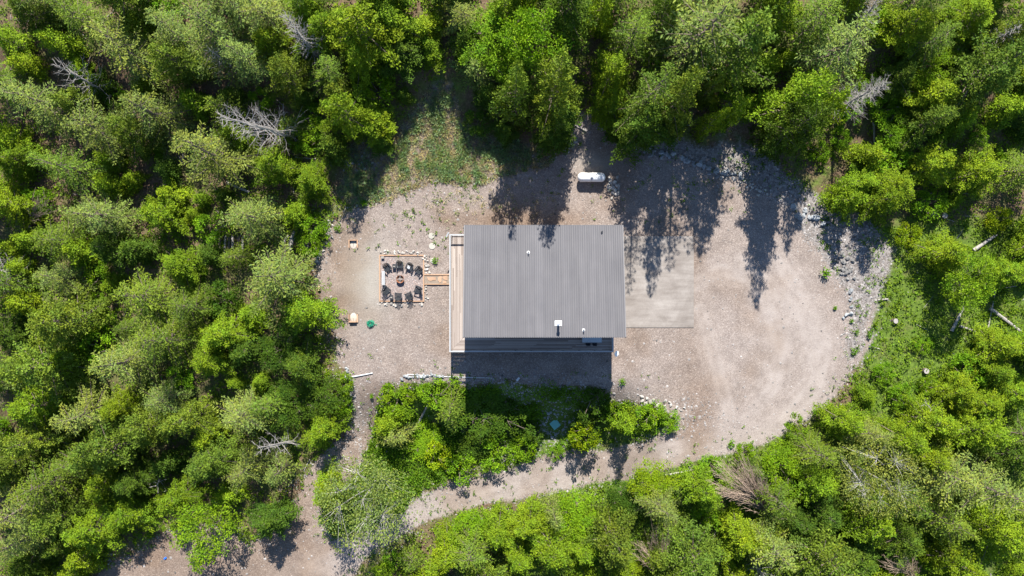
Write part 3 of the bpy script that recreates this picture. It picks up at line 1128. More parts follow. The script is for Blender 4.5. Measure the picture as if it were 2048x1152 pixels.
for s_ in (-1.13, 0.0, 1.13):
    q = B().lathe([(r - 0.01, -0.012), (r + 0.006, -0.008), (r + 0.006, 0.008), (r - 0.01, 0.012)], 32).done('weld_seam', M['stonedisc'], tk, smooth=True)
    q.rotation_euler = (0, PI / 2, 0)
    q.location = (s_, 0, 0.82)
for s_ in (-1, 1):
    B().box(s_ * 0.95, 0, 0.17, 0.16, 0.70, 0.36).done('foot', M['stonedisc'], tk)
    B().box(s_ * 0.55, 0.0, 1.355, 0.10, 0.03, 0.05).done('lifting_lug', M['steel'], tk)

# ------------------------------------------------------------------ satellite dish, antenna, deck table
x, y = W(1231.8, 707, 3.5)
sd = thing('satellite_dish', (DX1 - 0.07, DY0 + 0.0, RT), 'white satellite dish on an arm at the deck corner', 'satellite dish')
ofs = Vector((x - DX1 + 0.07, y - DY0, -0.1))
dn = B().lathe([(0.0, 0.02), (0.12, 0.03), (0.24, 0.07), (0.34, 0.13), (0.345, 0.12), (0.24, 0.05), (0.0, 0.0)], 28)
d_ = dn.done('reflector', M['white'], sd, smooth=True)
d_.location = ofs
d_.rotation_euler = (math.radians(8), math.radians(38), 0)
B().tube([(0, 0, -0.3), (0.05, -0.06, -0.02), tuple(ofs - Vector((0.03, 0, 0.02)))], 0.025).done('arm', M['grey'], sd)
B().tube([tuple(ofs + Vector((0.1, 0, -0.1))), tuple(ofs + Vector((0.30, 0.0, 0.22)))], 0.015).done('feed_arm', M['grey'], sd)

x, y = W(894.8, 469.5, 3.6)
an = thing('antenna', (DX0 + 0.05, DY1 + 0.05, RT - 0.3), 'small grey antenna bar on the upper deck corner', 'antenna')
B().tube([(0, 0, 0), (x - DX0 - 0.05, y - DY1 - 0.05, 0.3)], 0.02).done('arm', M['grey'], an)
B().box(0, 0, 0, 0.14, 0.62, 0.05).done('bar', M['grey'], an, loc=(x - DX0 - 0.05, y - DY1 - 0.05, 0.32), rot=(0, 0, math.radians(-28)))

x, y = W(1184, 671.5, DZ + 0.75)
pt = thing('patio_table', (x, y, DZ), 'long patio table on the shaded deck tucked under the eave', 'table')
B().box(0, 0, 0.74, 2.15, 1.5, 0.03).done('table_top', M['glasstop'], pt)
fr = B()
fr.box(0, 0.76, 0.735, 2.2, 0.05, 0.045).box(0, -0.76, 0.735, 2.2, 0.05, 0.045).box(1.10, 0, 0.735, 0.05, 1.47, 0.045).box(-1.10, 0, 0.735, 0.05, 1.47, 0.045)
fr.done('table_frame', M['grey'], pt)
for sx in (-1, 1):
    for sy in (-1, 1):
        B().box(sx * 0.98, sy * 0.65, 0.355, 0.06, 0.06, 0.71).done('leg', M['iron'], pt)


def deck_chair():
    r = thing('patio_chair', (0, 0, 0), 'x', 'chair', 'dark chairs at the deck table')
    B().box(0, 0, 0.44, 0.48, 0.46, 0.03).done('seat', M['black'], r)
    mt = Matrix.Translation((0, 0.23, 0.45)) @ Matrix.Rotation(math.radians(-12), 4, 'X')
    B().box(0, 0, 0.27, 0.46, 0.03, 0.52, 0, mt).done('backrest', M['black'], r)
    for sx in (-1, 1):
        B().box(sx * 0.25, 0.0, 0.64, 0.045, 0.46, 0.03).done('armrest', M['black'], r)
        for sy in (-1, 1):
            B().box(sx * 0.25, sy * 0.21, 0.31, 0.03, 0.03, 0.62).done('leg', M['black'], r)
    return r


dc = deck_chair()
for i, (dx, dy, a, lab) in enumerate(((-1.42, 0.15, 90, 'dark patio chair at the table end facing the long deck'), (1.45, 0.12, -90, 'dark patio chair at the table end beside the dish'),
                                      (-0.42, -0.78, 180, 'dark patio chair pushed under the table side, farther along from the dish'), (0.32, -0.78, 180, 'dark patio chair pushed under the table side, closer to the dish'))):
    o = dc if i == 0 else copy_tree(dc)
    o.location = (x + dx, y + dy, DZ)
    o.rotation_euler = (0, 0, math.radians(a))
    o['label'] = lab.replace('farther along', 'second').replace('closer to', 'first by')

# ------------------------------------------------------------------ septic hatch, poles, planks, bits
x, y, z = G(1110, 848)
hb = thing('hatch', (x, y, z), 'square green hatch lid ringed by small rocks', 'hatch', rz=math.radians(38))
B().box(0, 0, 0.10, 0.92, 0.92, 0.24).done('riser', M['frame_wood'], hb)
B().box(0, 0, 0.25, 1.02, 1.02, 0.06).done('lid', M['hatch'], hb, bevel=0.02)
B().box(0, 0.2, 0.295, 0.30, 0.04, 0.025).done('handle', M['hatch'], hb)


def rod(name, m, p, q, r0, r1, lab, cat, group=None, n=8, lift=None):
    a = G(*p)
    b = G(*q)
    l0 = r0 if lift is None else lift
    o = B().tube([(a[0], a[1], a[2] + l0), ((a[0] + b[0]) / 2, (a[1] + b[1]) / 2, (a[2] + b[2]) / 2 + l0 + 0.02), (b[0], b[1], b[2] + l0)], [r0, (r0 + r1) / 2, r1], n).done(name, m, None)
    return tag(o, lab, cat, group)


rod('pole', M['pvc'], (703, 754), (746, 746), 0.085, 0.06, 'whitish pole lying alone on the gravel near the forest', 'pole')
rod('drain_pipe', M['pvc'], (815, 748.5), (866, 752), 0.04, 0.04, 'white drain pipe half hidden by the row of rocks', 'pipe')
rod('drain_pipe', M['pvc'], (867, 752.5), (985, 756), 0.04, 0.04, 'long white drain pipe running into the house shadow', 'pipe')
x, y, z = G(1036, 758)
tag(B().box(0, 0, 0.1, 0.24, 0.5, 0.16).done('plastic_tub', M['pvc'], None, bevel=0.02, loc=(x, y, z), rot=(0, 0, -0.7)), 'small pale tub lying at the shaded bed edge', 'tub')
x, y, z = G(331, 1116)
tag(B().box(0, 0, 0.08, 0.34, 0.22, 0.14).done('plastic_tub', M['blue'], None, bevel=0.03, loc=(x, y, z), rot=(0, 0, 0.6)), 'small bright blue tub on the trail edge', 'tub')
for p, q, lab in (((1163, 228), (1158, 249), 'weathered plank lying upright in the pair beyond the white tank'), ((1151, 250), (1174, 262), 'weathered plank lying crosswise beyond the white tank')):
    a, b = G(*p), G(*q)
    Ln = math.dist(a[:2], b[:2])
    tag(B().box(0, 0, 0.09, Ln, 0.26, 0.06).done('plank', M['deadwood'], None, loc=((a[0] + b[0]) / 2, (a[1] + b[1]) / 2, (a[2] + b[2]) / 2), rot=(0, 0, math.atan2(b[1] - a[1], b[0] - a[0]))), lab, 'plank')
x, y, z = G(639.5, 576.5)
tag(B().tube([(x, y - 0.28, z + 0.15), (x - 0.05, y + 0.28, z + 0.15)], 0.17, 10).done('log', M['endgrain'], None), 'short orange log standing at the gravel edge', 'log')


# ------------------------------------------------------------------ foliage generators
def unit(v):
    return v / np.maximum(np.linalg.norm(v, axis=-1, keepdims=True), 1e-9)


class Leaves:
    def __init__(s, rng):
        s.rng = rng
        s.C, s.D, s.N, s.L, s.Wd, s.T, s.Hu = [], [], [], [], [], [], []

    def add(s, C, D, Nn, Ln, Wd, T, Hu):
        n = len(C)
        f = lambda a: np.broadcast_to(np.asarray(a, float), (n,))
        s.C.append(C); s.D.append(D); s.N.append(Nn); s.L.append(f(Ln)); s.Wd.append(f(Wd)); s.T.append(f(T)); s.Hu.append(f(Hu))

    def mesh(s, name, m):
        C = np.concatenate(s.C); D = unit(np.concatenate(s.D)); Nn = np.concatenate(s.N)
        Ln = np.concatenate(s.L)[:, None]; Wd = np.concatenate(s.Wd)[:, None]
        T = np.concatenate(s.T); Hu = np.concatenate(s.Hu)
        side = unit(np.cross(D, Nn))
        Nn = np.cross(side, D)
        mid = C + D * Ln * 0.5 + Nn * Ln * 0.06
        V = np.stack([C, mid + side * Wd * 0.5, C + D * Ln, mid - side * Wd * 0.5], 1).reshape(-1, 3)
        k = len(C)
        F = np.arange(4 * k).reshape(k, 4)
        T = T * s.rng.uniform(0.8, 1.2, k)
        return np_mesh(name, V, F, m, False, [('tint', 'FACE', 'FLOAT', T), ('hue', 'FACE', 'FLOAT', np.clip(Hu + s.rng.normal(0, 0.12, k), 0, 1))])


def puff(lv, c, rad, n, ln, tint, hue, up=0.5):
    """a rounded tuft of leaves round c"""
    r = lv.rng
    d = unit(r.normal(size=(n, 3)) + np.array([0, 0, up]))
    pos = c + d * rad * r.uniform(0.3, 1.0, (n, 1)) * np.array([1, 1, 0.75])
    dirs = unit(d + r.normal(0, 0.5, (n, 3)))
    nrm = unit(r.normal(0, 0.6, (n, 3)) + np.array([0, 0, 1.0]) + 0.3 * d)
    lv.add(pos, dirs, nrm, ln * r.uniform(0.7, 1.3, n), ln * r.uniform(0.45, 0.7, n), tint, hue)


def conifer(seed, h, R, style, dens=1.0, base=0.10):
    """crown mesh and trunk mesh, base at the origin"""
    r = np.random.default_rng(seed)
    lv = Leaves(r)
    tb_ = B()
    lean = r.normal(0, 0.012, 2)
    zs = np.linspace(0, h, 7)
    ax = lambda z: np.array([lean[0] * z + 0.1 * math.sin(z * 0.5 + seed), lean[1] * z + 0.1 * math.cos(z * 0.6 + seed), z])
    r0 = 0.014 * h + 0.05
    tb_.tube([tuple(ax(z)) for z in zs], [max(r0 * (1 - z / h) ** 0.8, 0.015) for z in zs], 7)
    ph = r.uniform(0, 6.28, 3)
    z = h * base
    step = 0.42 + 0.014 * h
    while z < h * 0.985:
        t = 1 - z / h
        nb = max(3, int(round(((2.4 + 3.0 * t ** 0.5) if style == 'spray' else (2.6 + 3.6 * t ** 0.5)) * dens)))
        off = r.uniform(0, 6.28)
        for k in range(nb):
            az = off + (k + r.uniform(-0.3, 0.3)) * 2 * PI / nb
            lobe = 1 + 0.22 * math.sin(2 * az + ph[0]) + 0.16 * math.sin(3 * az + ph[1]) + 0.12 * math.sin(0.9 * z + ph[2])
            Lb = R * (t ** (0.80 if style == 'spray' else 0.66)) * (1 - 0.35 * max(0, (t - 0.75) / 0.25)) * lobe * r.uniform(0.55, 1.3)
            if Lb < 0.25:
                Lb = 0.25
            el = math.radians(38 * (1 - t) - 14 * t + r.normal(0, 9))
            o = ax(z + r.uniform(-0.15, 0.15))
            dh = np.array([math.cos(az), math.sin(az), 0.0])
            sd_ = np.array([-dh[1], dh[0], 0])

            def P(s_):
                s_ = np.asarray(s_)[..., None]
                return o + dh * Lb * s_ + np.array([0, 0, 1.0]) * Lb * (math.tan(el) * s_ - 0.22 * s_ ** 2 + 0.10 * s_ ** 4)
            bt = r.uniform(0.82, 1.18)
            bh = np.clip(r.normal(0.5, 0.16), 0, 1)
            if Lb > 1.1:
                p4 = P(np.array([0.0, 0.45, 0.95]))
                tb_.tube([tuple(q) for q in p4], [0.012 * Lb + 0.012, 0.008 * Lb + 0.008, 0.006], 3, False)
            if style == 'spray':
                ns = max(2, int(Lb / 0.26))
                s_ = np.linspace(0.22, 1.0, ns)
                for sg in (-1, 1):
                    ll = np.clip(0.30 * Lb * (1.02 - s_) + 0.17, 0.18, 0.75) * r.uniform(0.7, 1.2, ns)
                    for j in range(ns):
                        nt_ = max(2, int(ll[j] / 0.135))
                        q = (np.arange(nt_) + r.uniform(0, 1)) / nt_
                        fan = math.radians(r.uniform(38, 62))
                        dd = dh * math.cos(fan) + sd_ * sg * math.sin(fan) + np.array([0, 0, r.uniform(-0.12, 0.22)])
                        pos = P(np.full(nt_, s_[j])) + dd * (q * ll[j])[:, None] + r.normal(0, 0.04, (nt_, 3))
                        dirs = dd + r.normal(0, 0.38, (nt_, 3))
                        nrm = np.array([0, 0, 1.0]) + r.normal(0, 0.45, (nt_, 3)) + 0.25 * dh
                        lv.add(pos, dirs, nrm, r.uniform(0.22, 0.42, nt_), r.uniform(0.085, 0.15, nt_), bt * (0.82 + 0.36 * q), bh)
            else:
                npf = max(1, int(Lb / 0.42))
                for j in range(npf):
                    s1 = 0.35 + 0.65 * (j + r.uniform(0.2, 0.9)) / npf
                    for sg in ((-1, 1) if s1 < 0.85 else (0,)):
                        wdt = 0.36 * Lb * (1.05 - s1) * r.uniform(0.3, 1.0)
                        c = P(np.array(min(s1, 1.0))) + sd_ * sg * wdt + np.array([0, 0, r.uniform(-0.1, 0.15)])
                        puff(lv, c, r.uniform(0.24, 0.42), int(r.integers(11, 18)), 0.25, bt * r.uniform(0.85, 1.15), bh)
        z += step * r.uniform(0.8, 1.2)
    puff(lv, ax(h), 0.2, 10, 0.25, 1.1, 0.6, 1.5)
    crown = lv.mesh('crown', M['needle'])
    bm = tb_.bm
    me = bpy.data.meshes.new('trunk')
    bmesh.ops.recalc_face_normals(bm, faces=bm.faces)
    bm.to_mesh(me)
    bm.free()
    me.materials.append(M['bark'])
    return crown, me


def broadleaf(seed, h, R, ncl=70, per=70, leaf=0.26, bark='bark', base=0.25):
    r = np.random.default_rng(seed)
    lv = Leaves(r)
    tb_ = B()
    lobes = r.normal(size=(9, 3))
    lobes[:, 2] = np.abs(lobes[:, 2]) * 0.7
    lobes = unit(lobes)
    amp = r.uniform(0.1, 0.38, 9)
    cz_ = h * (base + (1 - base) * 0.5)
    hz = h * (1 - base) * 0.5
    forks = []
    for k in range(6):
        a = k * 1.05 + r.uniform(-0.4, 0.4)
        e = np.array([math.cos(a) * R * 0.55, math.sin(a) * R * 0.55, h * r.uniform(0.6, 0.85)])
        s0 = np.array([0, 0, h * (base * 0.8 + 0.03 * k)])
        midp = (s0 + e) / 2 + np.array([0, 0, -0.06 * h])
        tb_.tube([tuple(s0), tuple(midp), tuple(e)], [0.05, 0.035, 0.015], 4, False)
        forks.append(e)
    tb_.tube([(0, 0, 0), (0.05, 0.02, h * 0.4), (0, 0.05, h * 0.85)], [0.012 * h + 0.04, 0.01 * h + 0.02, 0.02], 7)
    forks.append(np.array([0, 0, h * 0.8]))
    for k in range(ncl):
        d = unit(r.normal(size=3) + np.array([0, 0, 0.35]))
        m = 0.80 + sum(a_ * max(0, float(d @ l_)) ** 4 for a_, l_ in zip(amp, lobes)) - 0.12 * r.uniform()
        rr = m * r.uniform(0.55, 1.0) ** 0.5
        c = np.array([d[0] * R * rr, d[1] * R * rr, cz_ + d[2] * hz * rr])
        f = min(forks, key=lambda q: float(np.linalg.norm(q - c)))
        if k % 2 == 0 or bark == 'paper_bark':
            tb_.tube([tuple(f), tuple((f + c) / 2 + np.array([0, 0, 0.1])), tuple(c)], [0.03, 0.02, 0.008], 3, False)
        puff(lv, c, 0.26 * R * r.uniform(0.6, 1.15), int(per * r.uniform(0.7, 1.3)), leaf, r.uniform(0.75, 1.22), np.clip(r.normal(0.5, 0.2), 0, 1), 0.7)
    crown = lv.mesh('crown', M['leaf'])
    me = bpy.data.meshes.new('trunk')
    bmesh.ops.recalc_face_normals(tb_.bm, faces=tb_.bm.faces)
    tb_.bm.to_mesh(me)
    tb_.bm.free()
    me.materials.append(M[bark])
    return crown, me


LIB = {
    'spray_big': [(conifer(100 + k, 15, 4.0, 'spray', 1.0), 15, 4.0) for k in range(4)],
    'puff_big': [(conifer(200 + k, 13, 3.9, 'puff', 1.0), 13, 3.9) for k in range(4)],
    'spray_small': [(conifer(300 + k, 9, 2.6, 'spray', 1.0, 0.06), 9, 2.6) for k in range(3)],
    'puff_small': [(conifer(400 + k, 7.5, 2.5, 'puff', 1.0, 0.05), 7.5, 2.5) for k in range(3)],
    'broad': [(broadleaf(500 + k, 8, 3.2, 95, 62, 0.25), 8, 3.2) for k in range(3)],
    'pale_broad': [(broadleaf(560 + k, 10, 5.0, 170, 44, 0.24, 'paper_bark'), 10, 5.0) for k in range(2)],
    'bush': [(broadleaf(600 + k, 2.2, 1.7, 42, 52, 0.20, base=0.05), 2.2, 1.7) for k in range(4)],
}

TONE = {  # colour of the needles or leaves, words for the label, tree name and category
    'p': ((0.182, 0.222, 0.056), 'pale grey-green fir', 'fir_tree', 'tree'),
    'o': ((0.124, 0.176, 0.024), 'olive green fir', 'fir_tree', 'tree'),
    'y': ((0.166, 0.238, 0.015), 'yellow-green conifer', 'conifer_tree', 'tree'),
    'd': ((0.078, 0.128, 0.016), 'dark green conifer', 'conifer_tree', 'tree'),
    'b': ((0.150, 0.250, 0.014), 'bright green leafy tree', 'leafy_tree', 'tree'),
    'w': ((0.225, 0.262, 0.066), 'silvery green leafy tree', 'leafy_tree', 'tree'),
    's': ((0.148, 0.250, 0.012), 'bright green shrub', 'shrub', 'shrub'),
    'g': ((0.215, 0.285, 0.010), 'yellow leafed shrub', 'shrub', 'shrub'),
    'k': ((0.066, 0.118, 0.013), 'dark leafy shrub', 'shrub', 'shrub'),
}

TREES = """
60,30,d,110 150,25,o,120 240,93,p,140 333,58,p,125 410,50,p,150 478,18,p,110 483,112,p,115 50,128,y,80 20,80,y,80 118,85,y,90 273,48,y,72 335,15,s,60
67,200,p,150 145,207,o,90 190,250,p,140 300,222,p,140 258,262,o,110 285,175,y,64 390,205,y,92 443,215,o,84 412,305,p,165 470,265,y,110 28,320,y,110 125,335,o,130 215,370,y,76 20,285,y,92 465,190,d,66 345,120,o,110
612,20,y,92 640,55,y,105 522,20,p,120 532,78,y,95 570,148,o,105 655,140,o,100 628,452,s,58 618,492,s,56 640,470,s,34 672,185,o,84 752,178,s,84,3 692,228,y,135,11 750,242,y,112,5 665,292,d,92 762,285,d,64,2.5 548,330,y,115 622,362,y,96 725,60,y,190,9 780,40,y,130,6 800,108,d,130,4 718,120,y,110,7
925,30,p,112,6.5 850,58,y,92,4 860,96,y,74,3.5 930,88,d,90,5 990,85,b,110,5 950,140,p,95,6 978,190,d,84,4 1015,130,b,90 955,246,k,60,1.6 1010,20,y,115 1060,88,b,122 1112,174,o,150,20.2 1120,235,d,130,9 1034,186,o,94,18.8 1112,262,d,96 1012,264,d,60,3
1135,8,d,160 1205,18,y,80 1270,62,o,115 1410,58,p,215 1482,90,o,185 1225,142,y,112,9 1303,185,o,140,18 1222,208,y,112,6 1290,248,d,160,10 1358,195,o,120,18 1330,12,d,110 1212,50,s,44 1422,200,g,34 1240,255,d,80,4 1345,250,d,80,6
1560,25,y,130 1640,35,o,140 1680,100,p,175 1600,200,y,165,15 1588,255,d,125,17 1645,215,y,90,13 1820,50,y,130 1872,78,o,110 1950,30,y,130 1985,140,o,170 1870,190,y,145 1922,212,y,100 1770,222,s,70 1860,242,o,105 1920,240,y,95 1738,308,y,92 1796,265,s,90 1870,330,y,130 1960,345,y,130 1725,365,y,100 1790,372,y,120 1850,135,s,90 2020,215,y,90 2030,60,o,110 1525,130,y,90 1800,150,d,100 1560,280,d,80 1770,320,s,80
1700,400,y,85,6.5 1770,400,y,100,7.5 1815,470,g,56 1896,507,y,118 1925,570,b,104 2014,545,y,100 1996,440,g,56 2000,692,y,115 1935,737,s,80 1996,745,y,100 1850,690,s,36
187,427,p,130 110,478,o,110 160,500,y,90 215,495,d,100 110,557,p,100 320,427,y,110 360,530,y,110 283,597,o,140 373,617,o,110 123,640,o,145 317,685,o,140 502,432,p,140 545,555,p,175 605,625,y,125 443,667,y,120 77,735,o,150 135,715,y,90 240,725,p,135 20,410,y,110 417,722,y,100 187,690,s,80 13,667,d,100 483,705,d,84 445,600,k,80 60,480,y,80 270,500,d,90 40,610,y,80 340,390,y,80
67,818,y,120 160,830,p,130 233,818,y,100 323,800,p,100 290,850,o,112 367,840,o,110 482,830,p,130 413,878,y,92 417,925,o,125 490,940,p,112 210,900,o,150 143,925,o,120 83,975,o,140 33,1020,p,150 200,975,y,110 265,965,d,112 250,1030,y,120 180,1065,y,140 33,1085,p,120 350,998,y,104 420,1052,b,116 160,1115,y,80 50,1130,d,110 67,880,o,112 460,990,y,70 15,930,o,110 110,1040,o,110 15,760,y,90 330,930,d,90
540,1040,d,116 645,858,y,112 530,815,o,90 585,805,k,90 640,790,k,90 735,985,w,195 655,990,y,105 555,945,p,80 795,800,s,84 775,850,y,84 790,872,p,84 845,878,s,92 902,820,o,92 862,790,s,70 955,810,k,120 1008,822,k,84 960,870,k,100 915,935,s,74 995,900,s,74 870,905,g,64 1050,895,s,60 690,770,s,50 685,810,s,46 600,730,d,110 560,700,k,90
938,1056,s,90 895,1108,y,116 945,1105,o,130 995,1065,y,110 1057,1050,y,120 1110,1032,p,80 1157,1028,s,110 1110,1100,y,140 1230,1080,o,145 1325,1015,p,112 1307,965,g,100 1407,980,y,110 1478,1075,y,120 1390,1120,o,150 1517,1085,y,115 1250,1000,k,90 1170,1100,y,110 1040,1120,y,110 1167,872,g,66,4.2 1252,850,y,70,6.5 1307,830,s,60 1340,845,s,44 1230,825,s,50 1180,830,k,80 1195,795,k,60 1424,930,s,56 1060,870,k,60 1113,905,s,36 785,1120,s,46
1693,845,y,110 1743,865,p,100 1813,880,y,130 1856,915,y,120 1636,908,o,112 1745,950,w,160 1560,930,s,96 1636,968,y,112 1650,1030,d,120 1743,1040,y,150 1820,1000,o,112 1900,955,p,145 1996,980,p,160 1870,845,y,120 1970,865,y,140 1920,925,g,64 1930,988,g,50 1903,1050,o,130 2003,1068,y,150 1653,1120,o,155 1920,1130,y,130 1553,1000,o,112 1545,1100,p,130 1970,810,y,100 1920,785,y,112 2030,790,y,110 1490,905,s,44 1590,870,s,50 1765,745,s,46 1800,790,s,54 1850,770,s,40 1720,1120,d,110 1810,1080,d,110 2030,910,d,110 1600,1050,d,100
70,-30,p,130 230,-25,o,130 420,-40,p,150 600,-35,o,130 760,-40,y,150 900,-45,o,130,8 1050,-45,y,120 1240,-40,o,130 1420,-50,p,150 1560,-50,o,130 1720,-40,y,130 1880,-40,o,140 2010,-30,y,130
-40,150,o,130 -40,380,y,130 -30,560,o,120 -40,760,p,130 -40,950,o,130 2090,150,y,130 2085,330,o,130 2085,480,y,120 2085,700,y,130 2090,880,o,130 2080,1030,o,130
120,1185,y,120 850,1185,y,130 980,1180,o,130 1180,1185,y,130 1340,1190,o,130 1490,1190,y,130 1640,1195,o,130 1800,1190,y,130 1960,1190,o,130 20,1190,y,120
"""
LANDMARKS = [
    (1183, 355, 'the white gas tank'), (800, 560, 'the fire pit'), (741, 646, 'the green hose'), (707, 487, 'the open horseshoe frame'), (707, 636, 'the sand-filled horseshoe frame'),
    (1110, 848, 'the green hatch'), (1232, 707, 'the satellite dish'), (165, 150, 'the snag with curved limbs'), (530, 245, 'the silver fan-shaped snag'),
    (605, 75, 'the grey spire snag'), (1730, 190, 'the fluffy pale snag'), (1995, 75, 'the comb-like snag'), (565, 885, 'the forked white snag'), (12, 545, 'the snag at the picture edge'),
    (1490, 980, 'the big brown dead tree'), (1305, 1105, 'the smaller brown dead tree'), (460, 490, 'the log pile'), (2012, 645, 'the long fallen trunk'), (1967, 485, 'the pale fallen log'),
    (1370, 936, 'the log beside the road'), (1605, 430, 'the big rounded boulders'), (1692, 520, 'the dark rock heap'), (880, 320, 'the grassy clearing'), (724, 749, 'the white pole'),
    (331, 1116, 'the blue tub'), (700, 1130, 'the trail fork'), (1800, 1140, 'the brown twigs on the lower edge'), (1745, 22, 'the snag on the top edge'), (25, 795, 'the brown thicket'), (1330, 560, 'the concrete slab'),
    (1791, 642, 'the pale cut stump'), (2048, 0, 'the upper corner past the comb-like snag'), (2048, 1152, 'the bottom corner opposite the trail'), (0, 1152, 'the bottom corner near the blue tub'), (0, 0, 'the top corner near the curved snag'),
]
ORD = ['first', 'second', 'third', 'fourth', 'fifth', 'sixth', 'seventh', 'eighth', 'ninth', 'tenth', 'eleventh', 'twelfth']

recs = []
for tok in TREES.split():
    a = tok.split(',')
    recs.append((float(a[0]), float(a[1]), a[2], float(a[3]), float(a[4]) if len(a) > 4 else 0.0))


rg = random.Random(909)
tries = 0
while tries < 6000:
    tries += 1
    px, py = rg.uniform(-10, 2058), rg.uniform(-10, 1162)
    d = rg.uniform(44, 76)
    if min(math.hypot(px - q[0], py - q[1]) - 0.40 * q[3] for q in recs) < 0.22 * d:
        continue
    ok = True
    for k_, v_ in POLY.items():
        sd_ = float(sdf(v_, np.array([px]), np.array([py]))[0])
        if sd_ > -0.75 * d:
            ok = False
    if not ok or (1640 < px < 2060 and 410 < py < 770) or (px > 1930 and 340 < py < 780) or (1100 < px < 1240 and 40 < py < 160):
        continue
    if rg.random() < (0.55 if px < 560 and py < 380 else 0.1):
        continue
    recs.append((px, py, rg.choice('yyodss'), d, 0.0))


def size_word(d, k):
    if k in 'sgk':
        return 'large' if d >= 80 else ('small' if d < 56 else 'mid-sized')
    return 'large' if d >= 128 else ('small' if d < 96 else 'mid-sized')


cls = {}
for i, (px, py, k, d, hov) in enumerate(recs):
    cls.setdefault((k, size_word(d, k)), []).append(i)
labels = [None] * len(recs)
for (k, sz), ids in cls.items():
    rank = {}
    for j, (lx, ly, ln) in enumerate(LANDMARKS):
        for q, i in enumerate(sorted(ids, key=lambda i: math.hypot(recs[i][0] - lx, recs[i][1] - ly))):
            rank[(i, j)] = q
    for i in ids:
        j = min(range(len(LANDMARKS)), key=lambda j: (rank[(i, j)], math.hypot(recs[i][0] - LANDMARKS[j][0], recs[i][1] - LANDMARKS[j][1])))
        q = rank[(i, j)]
        labels[i] = '%s %s, %s such from %s' % (sz, TONE[k][1], ORD[min(q, 11)], LANDMARKS[j][2])

rt = random.Random(77)
used = {}
for i, (px, py, k, d, hov) in enumerate(recs):
    small = d < 96
    Wm = d / PX * (0.88 if k in 'po' else 0.84)
    if k in 'p':
        lib, hf = ('spray_small' if small else 'spray_big'), 1.55
    elif k == 'o':
        lib, hf = (('spray_small' if small else 'spray_big') if rt.random() < 0.5 else ('puff_small' if small else 'puff_big')), 1.5
    elif k in 'yd':
        lib, hf = ('puff_small' if small else 'puff_big'), (0.95 if px > 1640 and py < 820 else 1.15)
    elif k == 'b':
        lib, hf = 'broad', 1.15
    elif k == 'w':
        lib, hf = 'pale_broad', 0.95
    else:
        lib, hf = ('bush' if d < 85 else 'broad'), (0.62 if d < 85 else 0.7)
    hh = min(max(Wm * hf * rt.uniform(0.9, 1.12), 0.8), 18.5)
    if 1020 < px < 1500 and py < 300 and k not in 'sgk':
        hh = max(hh, 11.0)
    if 770 < px < 1000 and 40 < py < 240:
        hh = min(hh, 5.5)
    if 560 < px < 780 and 550 < py < 720:
        hh = min(hh, 9)
    if hov:
        hh = hov
    elif 790 < px < 1235 and 760 < py < 890 and k in 'skg':
        hh = min(hh, 1.5)
    vi = rt.randrange(len(LIB[lib]))
    (crown, trunk), ph_, pr_ = LIB[lib][vi]
    x, y, z = G(px, py, hh * 0.55)
    c0, words_, nm, cat = TONE[k]
    r = thing(nm, (x, y, z - 0.05), labels[i], cat, None, rt.uniform(0, 2 * PI))
    sxy = Wm / (2 * pr_) * (80 / (80 - hh * 0.5)) ** -1 * 1.12
    r.scale = (sxy, sxy, hh / ph_)
    t_ = link('trunk' if cat == 'tree' else 'stem', trunk, None, r)
    t_['kind'] = 'stuff'
    cr = link('crown' if cat == 'tree' else 'foliage', crown, None, r)
    cr['kind'] = 'stuff'
    v = rt.uniform(0.86, 1.16)
    hv = rt.uniform(-0.08, 0.08)
    cr.color = (c0[0] * v * (1 + hv), c0[1] * v, c0[2] * v * (1 - hv), 1)
    r['group'] = 'trees of the surrounding forest' if cat == 'tree' else 'shrubs about the yard and forest edge'


